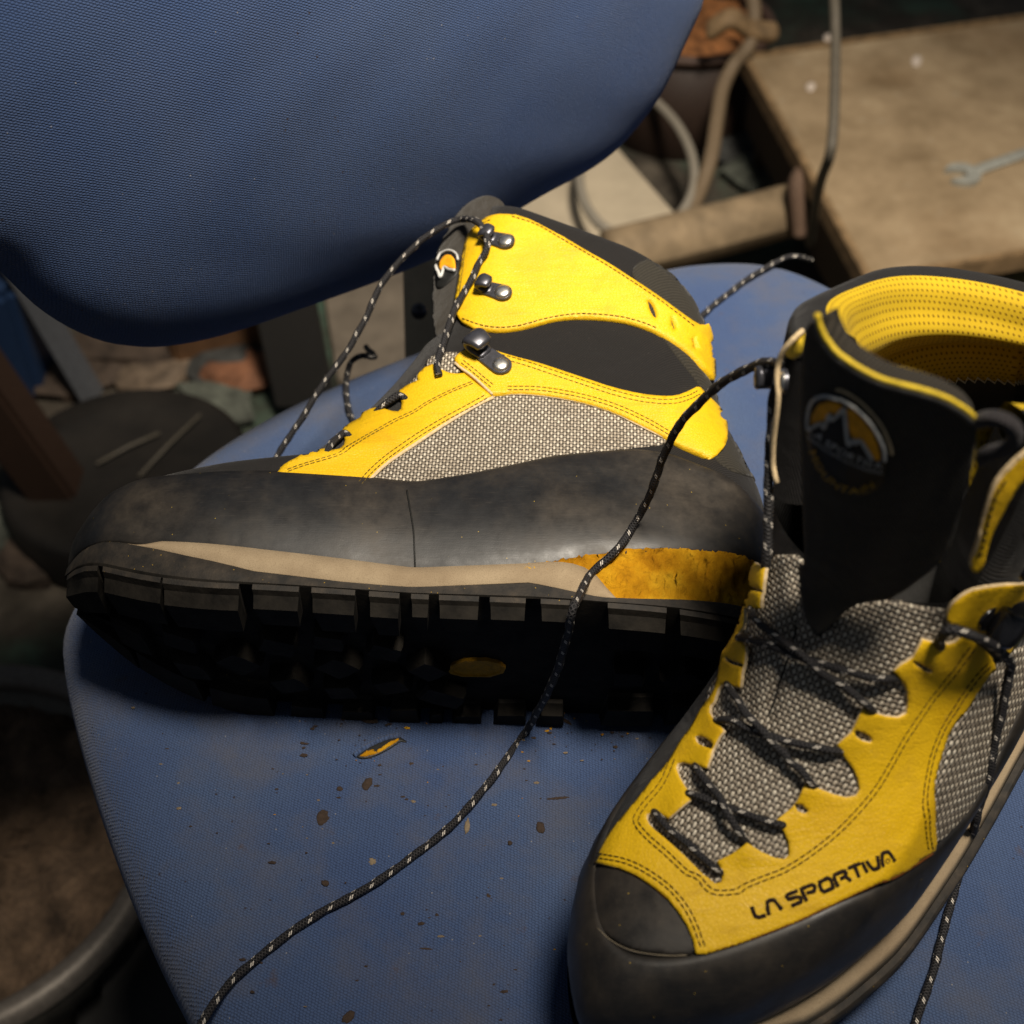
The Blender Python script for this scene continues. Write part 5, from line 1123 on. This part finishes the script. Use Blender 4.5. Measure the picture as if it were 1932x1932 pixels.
V, Fc, UV = tube(catmull([oz('O', p, -.50) for p in [(300, 1010), (600, 935), (820, 880), (1010, 828)]], .01), .034, 14); mesh('shaft', V, Fc, wood, BAR, UV)
e_ = oz('O', (1045, 815), -.48); V, Fc, UV = tube(catmull([e_+np.array([.0, -.035, -.02]), e_+np.array([-.01, -.01, .04]), e_+np.array([.012, .03, .03]), e_+np.array([.02, .035, -.03])], .005), .011, 8); mesh('tie', V, Fc, flat('twine', (.11, .068, .045), .8), BAR, UV)
V, Fc, UV = tube(catmull([e_+np.array([.03, -.035, -.02]), e_+np.array([.02, -.01, .04]), e_+np.array([.04, .03, .03]), e_+np.array([.05, .035, -.03])], .005), .008, 8); mesh('tie', V, Fc, dark_c, BAR, UV)
# pale sheet of board leaning under the backrest
q = [oz('O', p, -.57) for p in [(-60, 930), (-80, 700), (230, 520), (560, 900), (420, 1010)]]
PN = [p+np.array([0, 0, .0]) for p in q]; V = PN+[p+np.array([0, 0, .02]) for p in PN]; m = 5
tag(mesh('pale_board', V, [tuple(range(m-1, -1, -1)), tuple(m+i for i in range(m))]+[(i, (i+1) % m, m+(i+1) % m, m+i) for i in range(m)], flat('pale_ply', (.40, .335, .24), .7, var=.12, scale=.02), smooth=False), 'pale cream board on the floor behind the lying boot', 'board')
def bucket(name, c, r, h, mat, rimmat, label, cat, fill=None, taper=.86, rim=.012, parts=('wall', 'rim', 'contents')):
    e = empty(name, (c[0], c[1], c[2]), label, cat); seg = 48; pr = [(taper*.98, 0), (taper, .003), (1.0, h), (.97, h), (taper*.96, .02), (0.001, .02)]
    V = [c+np.array([math.cos(2*math.pi*j/seg)*r*f, math.sin(2*math.pi*j/seg)*r*f, z]) for f, z in pr for j in range(seg)]
    mesh(parts[0], V, [(i*seg+j, i*seg+(j+1) % seg, (i+1)*seg+(j+1) % seg, (i+1)*seg+j) for i in range(len(pr)-1) for j in range(seg)], mat, e)
    ring = [c+np.array([math.cos(a)*r, math.sin(a)*r, h]) for a in np.linspace(0, 2*math.pi, 65)]; V, Fc, UV = tube(np.array(ring), rim, 10, False); mesh(parts[1], V, Fc, rimmat, e, UV)
    if fill:
        rr = np.linspace(1, 0.02, 9); V = [c+np.array([math.cos(2*math.pi*j/seg)*r*.95*f, math.sin(2*math.pi*j/seg)*r*.95*f, h*fill[0]+RNG.normal(0, .006)]) for f in rr for j in range(seg)]
        mesh(parts[2], V, [(i*seg+j, i*seg+(j+1) % seg, (i+1)*seg+(j+1) % seg, (i+1)*seg+j) for i in range(8) for j in range(seg)], fill[1], e)
    return e
soil = flat('rusty_debris', (.10, .065, .04), .95, var=.7, scale=.03, bmp=1, dist=.01)
bc = on_z(-95, 1590, FZ+.12); bc[2] = FZ
bucket('metal_basin', bc, .165, .12, flat('basin_metal', (.10, .09, .075), .5, .4), flat('basin_rim', (.12, .105, .09), .45, .3), 'round metal basin of rusty debris on the floor at lower left', 'basin', (.75, soil))
pc = oz('O', (560, 520), FZ+.05); pc[2] = FZ
bucket('flower_pot', pc+np.array([.02, .12, 0]), .12, .16, flat('dark_brown_pot', (.028, .016, .011), .6), flat('pot_rim', (.06, .035, .025), .6), 'dark brown pot of rusty scraps standing behind the cable ring', 'pot', (.92, flat('orange_scraps', (.22, .09, .03), .9, var=.8, scale=.03)), 1.0, .008)
# left side: stand leg, pale rail, wheel-shaped lid, orange-brown tray
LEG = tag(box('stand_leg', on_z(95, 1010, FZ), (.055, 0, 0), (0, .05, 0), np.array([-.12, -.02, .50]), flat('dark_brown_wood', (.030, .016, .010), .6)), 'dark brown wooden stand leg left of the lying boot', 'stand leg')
tag(box('pale_rail', on_z(150, 760, FZ+.02), (.025, 0, 0), (0, .025, 0), np.array([-.09, .06, .24]), flat('grey_rail', (.07, .073, .08), .5)), 'narrow pale grey rail standing behind the dark wooden leg', 'rail')
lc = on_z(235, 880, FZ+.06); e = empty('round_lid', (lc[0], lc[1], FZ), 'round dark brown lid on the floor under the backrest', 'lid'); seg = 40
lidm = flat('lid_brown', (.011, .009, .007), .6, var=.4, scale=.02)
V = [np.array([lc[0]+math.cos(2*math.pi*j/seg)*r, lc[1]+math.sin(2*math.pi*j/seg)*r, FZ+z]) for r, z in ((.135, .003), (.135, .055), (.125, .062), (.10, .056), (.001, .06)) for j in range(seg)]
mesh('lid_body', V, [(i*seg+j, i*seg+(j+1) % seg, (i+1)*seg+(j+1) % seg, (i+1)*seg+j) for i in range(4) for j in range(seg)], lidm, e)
for a, l_ in (((.02, -.02), (.05, .10)), ((-.03, .0), (.06, .05))):
    V, Fc, UV = tube(np.array([[lc[0]+a[0], lc[1]+a[1], FZ+.064], [lc[0]+a[0]+l_[0]*.5, lc[1]+a[1]+l_[1]*.5, FZ+.066], [lc[0]+a[0]+l_[0], lc[1]+a[1]+l_[1], FZ+.064]]), .002, 6); mesh('wire_scrap', V, Fc, dark_c, e, UV)
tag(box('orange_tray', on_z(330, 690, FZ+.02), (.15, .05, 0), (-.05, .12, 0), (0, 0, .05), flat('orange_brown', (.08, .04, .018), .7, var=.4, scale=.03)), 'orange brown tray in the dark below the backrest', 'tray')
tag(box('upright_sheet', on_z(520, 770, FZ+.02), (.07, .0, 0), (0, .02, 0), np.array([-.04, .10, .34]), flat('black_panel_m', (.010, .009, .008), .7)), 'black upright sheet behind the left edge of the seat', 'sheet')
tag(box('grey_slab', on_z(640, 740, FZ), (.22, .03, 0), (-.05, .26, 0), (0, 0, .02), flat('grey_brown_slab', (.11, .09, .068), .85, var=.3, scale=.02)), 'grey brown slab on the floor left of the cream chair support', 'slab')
tag(box('blue_crate', on_z(-70, 760, FZ), (.10, .0, 0), (0, .12, 0), (0, 0, .16), flat('blue_plastic', (.012, .028, .07), .5)), 'dark blue crate at the left edge behind the stand leg', 'crate')
cable('black_hose', [oz('Q', p, FZ+.02) for p in [(760, 1270), (620, 1360), (450, 1490), (300, 1610), (150, 1780), (0, 1960)]], .015, blk, 'black hose on the green floor right of the metal basin', 'hose')
bx_ = oz('Q', (500, 1960), FZ); tag(box('rubber_block', bx_+np.array([0, -.06, 0]), (.14, .02, 0), (-.02, .12, 0), (0, 0, .07), blk, None, .35), 'black rounded block on the floor at the bottom left', 'block')
for (p_, s_, lab) in (((330, 760), .035, 'crumpled pale paper scrap on the floor beside the basin rim'), ((370, 850), .02, 'small pale paper scrap below the crumpled one')):
    c = oz('Q', p_, FZ+.015); V = [c]; k3 = 11
    for ring_, rr in ((1, .5), (2, 1.0)):
        for j in range(k3): a = 2*math.pi*j/k3; V.append(c+np.array([math.cos(a)*s_*rr*random.uniform(.7, 1.2), math.sin(a)*s_*rr*random.uniform(.7, 1.2), random.uniform(-.006, .012)]))
    Fc = [(0, 1+j, 1+(j+1) % k3) for j in range(k3)]+[(1+j, 1+k3+j, 1+k3+(j+1) % k3, 1+(j+1) % k3) for j in range(k3)]
    tag(mesh('paper_scrap', V, Fc, flat('scrap_paper', (.40, .36, .29), .85), None, smooth=False), lab, 'paper scrap', 'paper scraps on the floor')
# loose scrap on the dark floor
SL = ['dark brown scrap under the left end of the backrest', 'tan scrap just right of the dark one under the backrest', 'black scrap on the floor under the middle of the backrest', 'rust red scrap left of the upright black sheet', 'grey green scrap between the round lid and the black sheet', 'dark brown scrap beside the pale grey rail',
    'tan scrap at the right rim of the round lid', 'black lump between hose and bench left of the bench leg', 'rust red chip next to the brown hose', 'grey green lump under the left bench edge', 'small dark brown chip beside the brown pot', 'tan chip between the basin and the seat edge', 'black chip on the floor below the paper scraps',
    'rust red chip close to the left seat edge below the paper', 'grey green scrap at the left photo edge above the basin', 'dark brown chip at the left photo edge near the basin rim']
sm = [flat('scrap_%d' % i, c, .8, var=.5, scale=.05, bmp=.6, dist=.003) for i, c in enumerate(((.05, .035, .025), (.11, .08, .055), (.03, .03, .028), (.14, .06, .03), (.07, .075, .06)))]
for i, (c_, p_, s_) in enumerate((('P', (620, 330), .05), ('P', (760, 420), .04), ('P', (980, 300), .05), ('P', (1120, 420), .045), ('P', (1010, 560), .035), ('P', (420, 420), .04), ('P', (880, 620), .03), ('O', (760, 560), .05), ('O', (840, 470), .035), ('O', (900, 700), .05), ('O', (690, 420), .03), ('Q', (420, 1010), .03), ('Q', (330, 1180), .035), ('Q', (470, 1120), .025), ('P', (60, 1150), .04), ('P', (130, 1300), .03))):
    c = oz(c_, p_, FZ+s_*.3); V = []; ns = 9; a0 = random.uniform(0, 3); el = random.uniform(1, 2.4)
    for z_, f_ in ((-.3, 1.0), (.05, 1.05), (.35, .7)):
        for j in range(ns):
            a = 2*math.pi*j/ns; r_ = s_*f_*random.uniform(.7, 1.15); x_, y_ = math.cos(a)*r_*el, math.sin(a)*r_; V.append(c+np.array([x_*math.cos(a0)-y_*math.sin(a0), x_*math.sin(a0)+y_*math.cos(a0), z_*s_]))
    Fc = [(r_*ns+j, r_*ns+(j+1) % ns, (r_+1)*ns+(j+1) % ns, (r_+1)*ns+j) for r_ in range(2) for j in range(ns)]+[tuple(2*ns+j for j in range(ns))]
    tag(mesh('scrap_piece', V, Fc, sm[i % 5], None, smooth=False), SL[i], 'scrap', 'scrap pieces on the floor')
# small leafy weed at the right edge, in the light
wc = on_z(1932, 556, -.50); e = empty('leafy_weed', (wc[0], wc[1], FZ), 'bright green leafy weed at the right edge behind the standing boot', 'plant'); gm = flat('weed_green', (.16, .34, .02), .6)
V, Fc, UV = tube(catmull([np.array([wc[0], wc[1], FZ]), np.array([wc[0]+.01, wc[1], FZ+.08]), np.array([wc[0], wc[1]+.01, -.49])], .01), .003, 6); mesh('stem', V, Fc, gm, e, UV)
for j in range(7):
    a = j*2.4; d = np.array([math.cos(a), math.sin(a), .25+.1*(j % 3)]); s_ = np.array([-math.sin(a), math.cos(a), 0]); o_ = np.array([wc[0], wc[1], -.52+.008*j]); L_ = .034
    V = [o_, o_+d*L_*.35+s_*.014, o_+d*L_*.35-s_*.014, o_+d*L_*.7+s_*.011-np.array([0, 0, .004]), o_+d*L_*.7-s_*.011-np.array([0, 0, .004]), o_+d*L_-np.array([0, 0, .012]), o_+d*L_*.4+np.array([0, 0, .004])]
    mesh('leaf', V, [(0, 1, 6), (0, 6, 2), (1, 3, 6), (6, 4, 2), (3, 5, 6), (6, 5, 4)], gm, e)
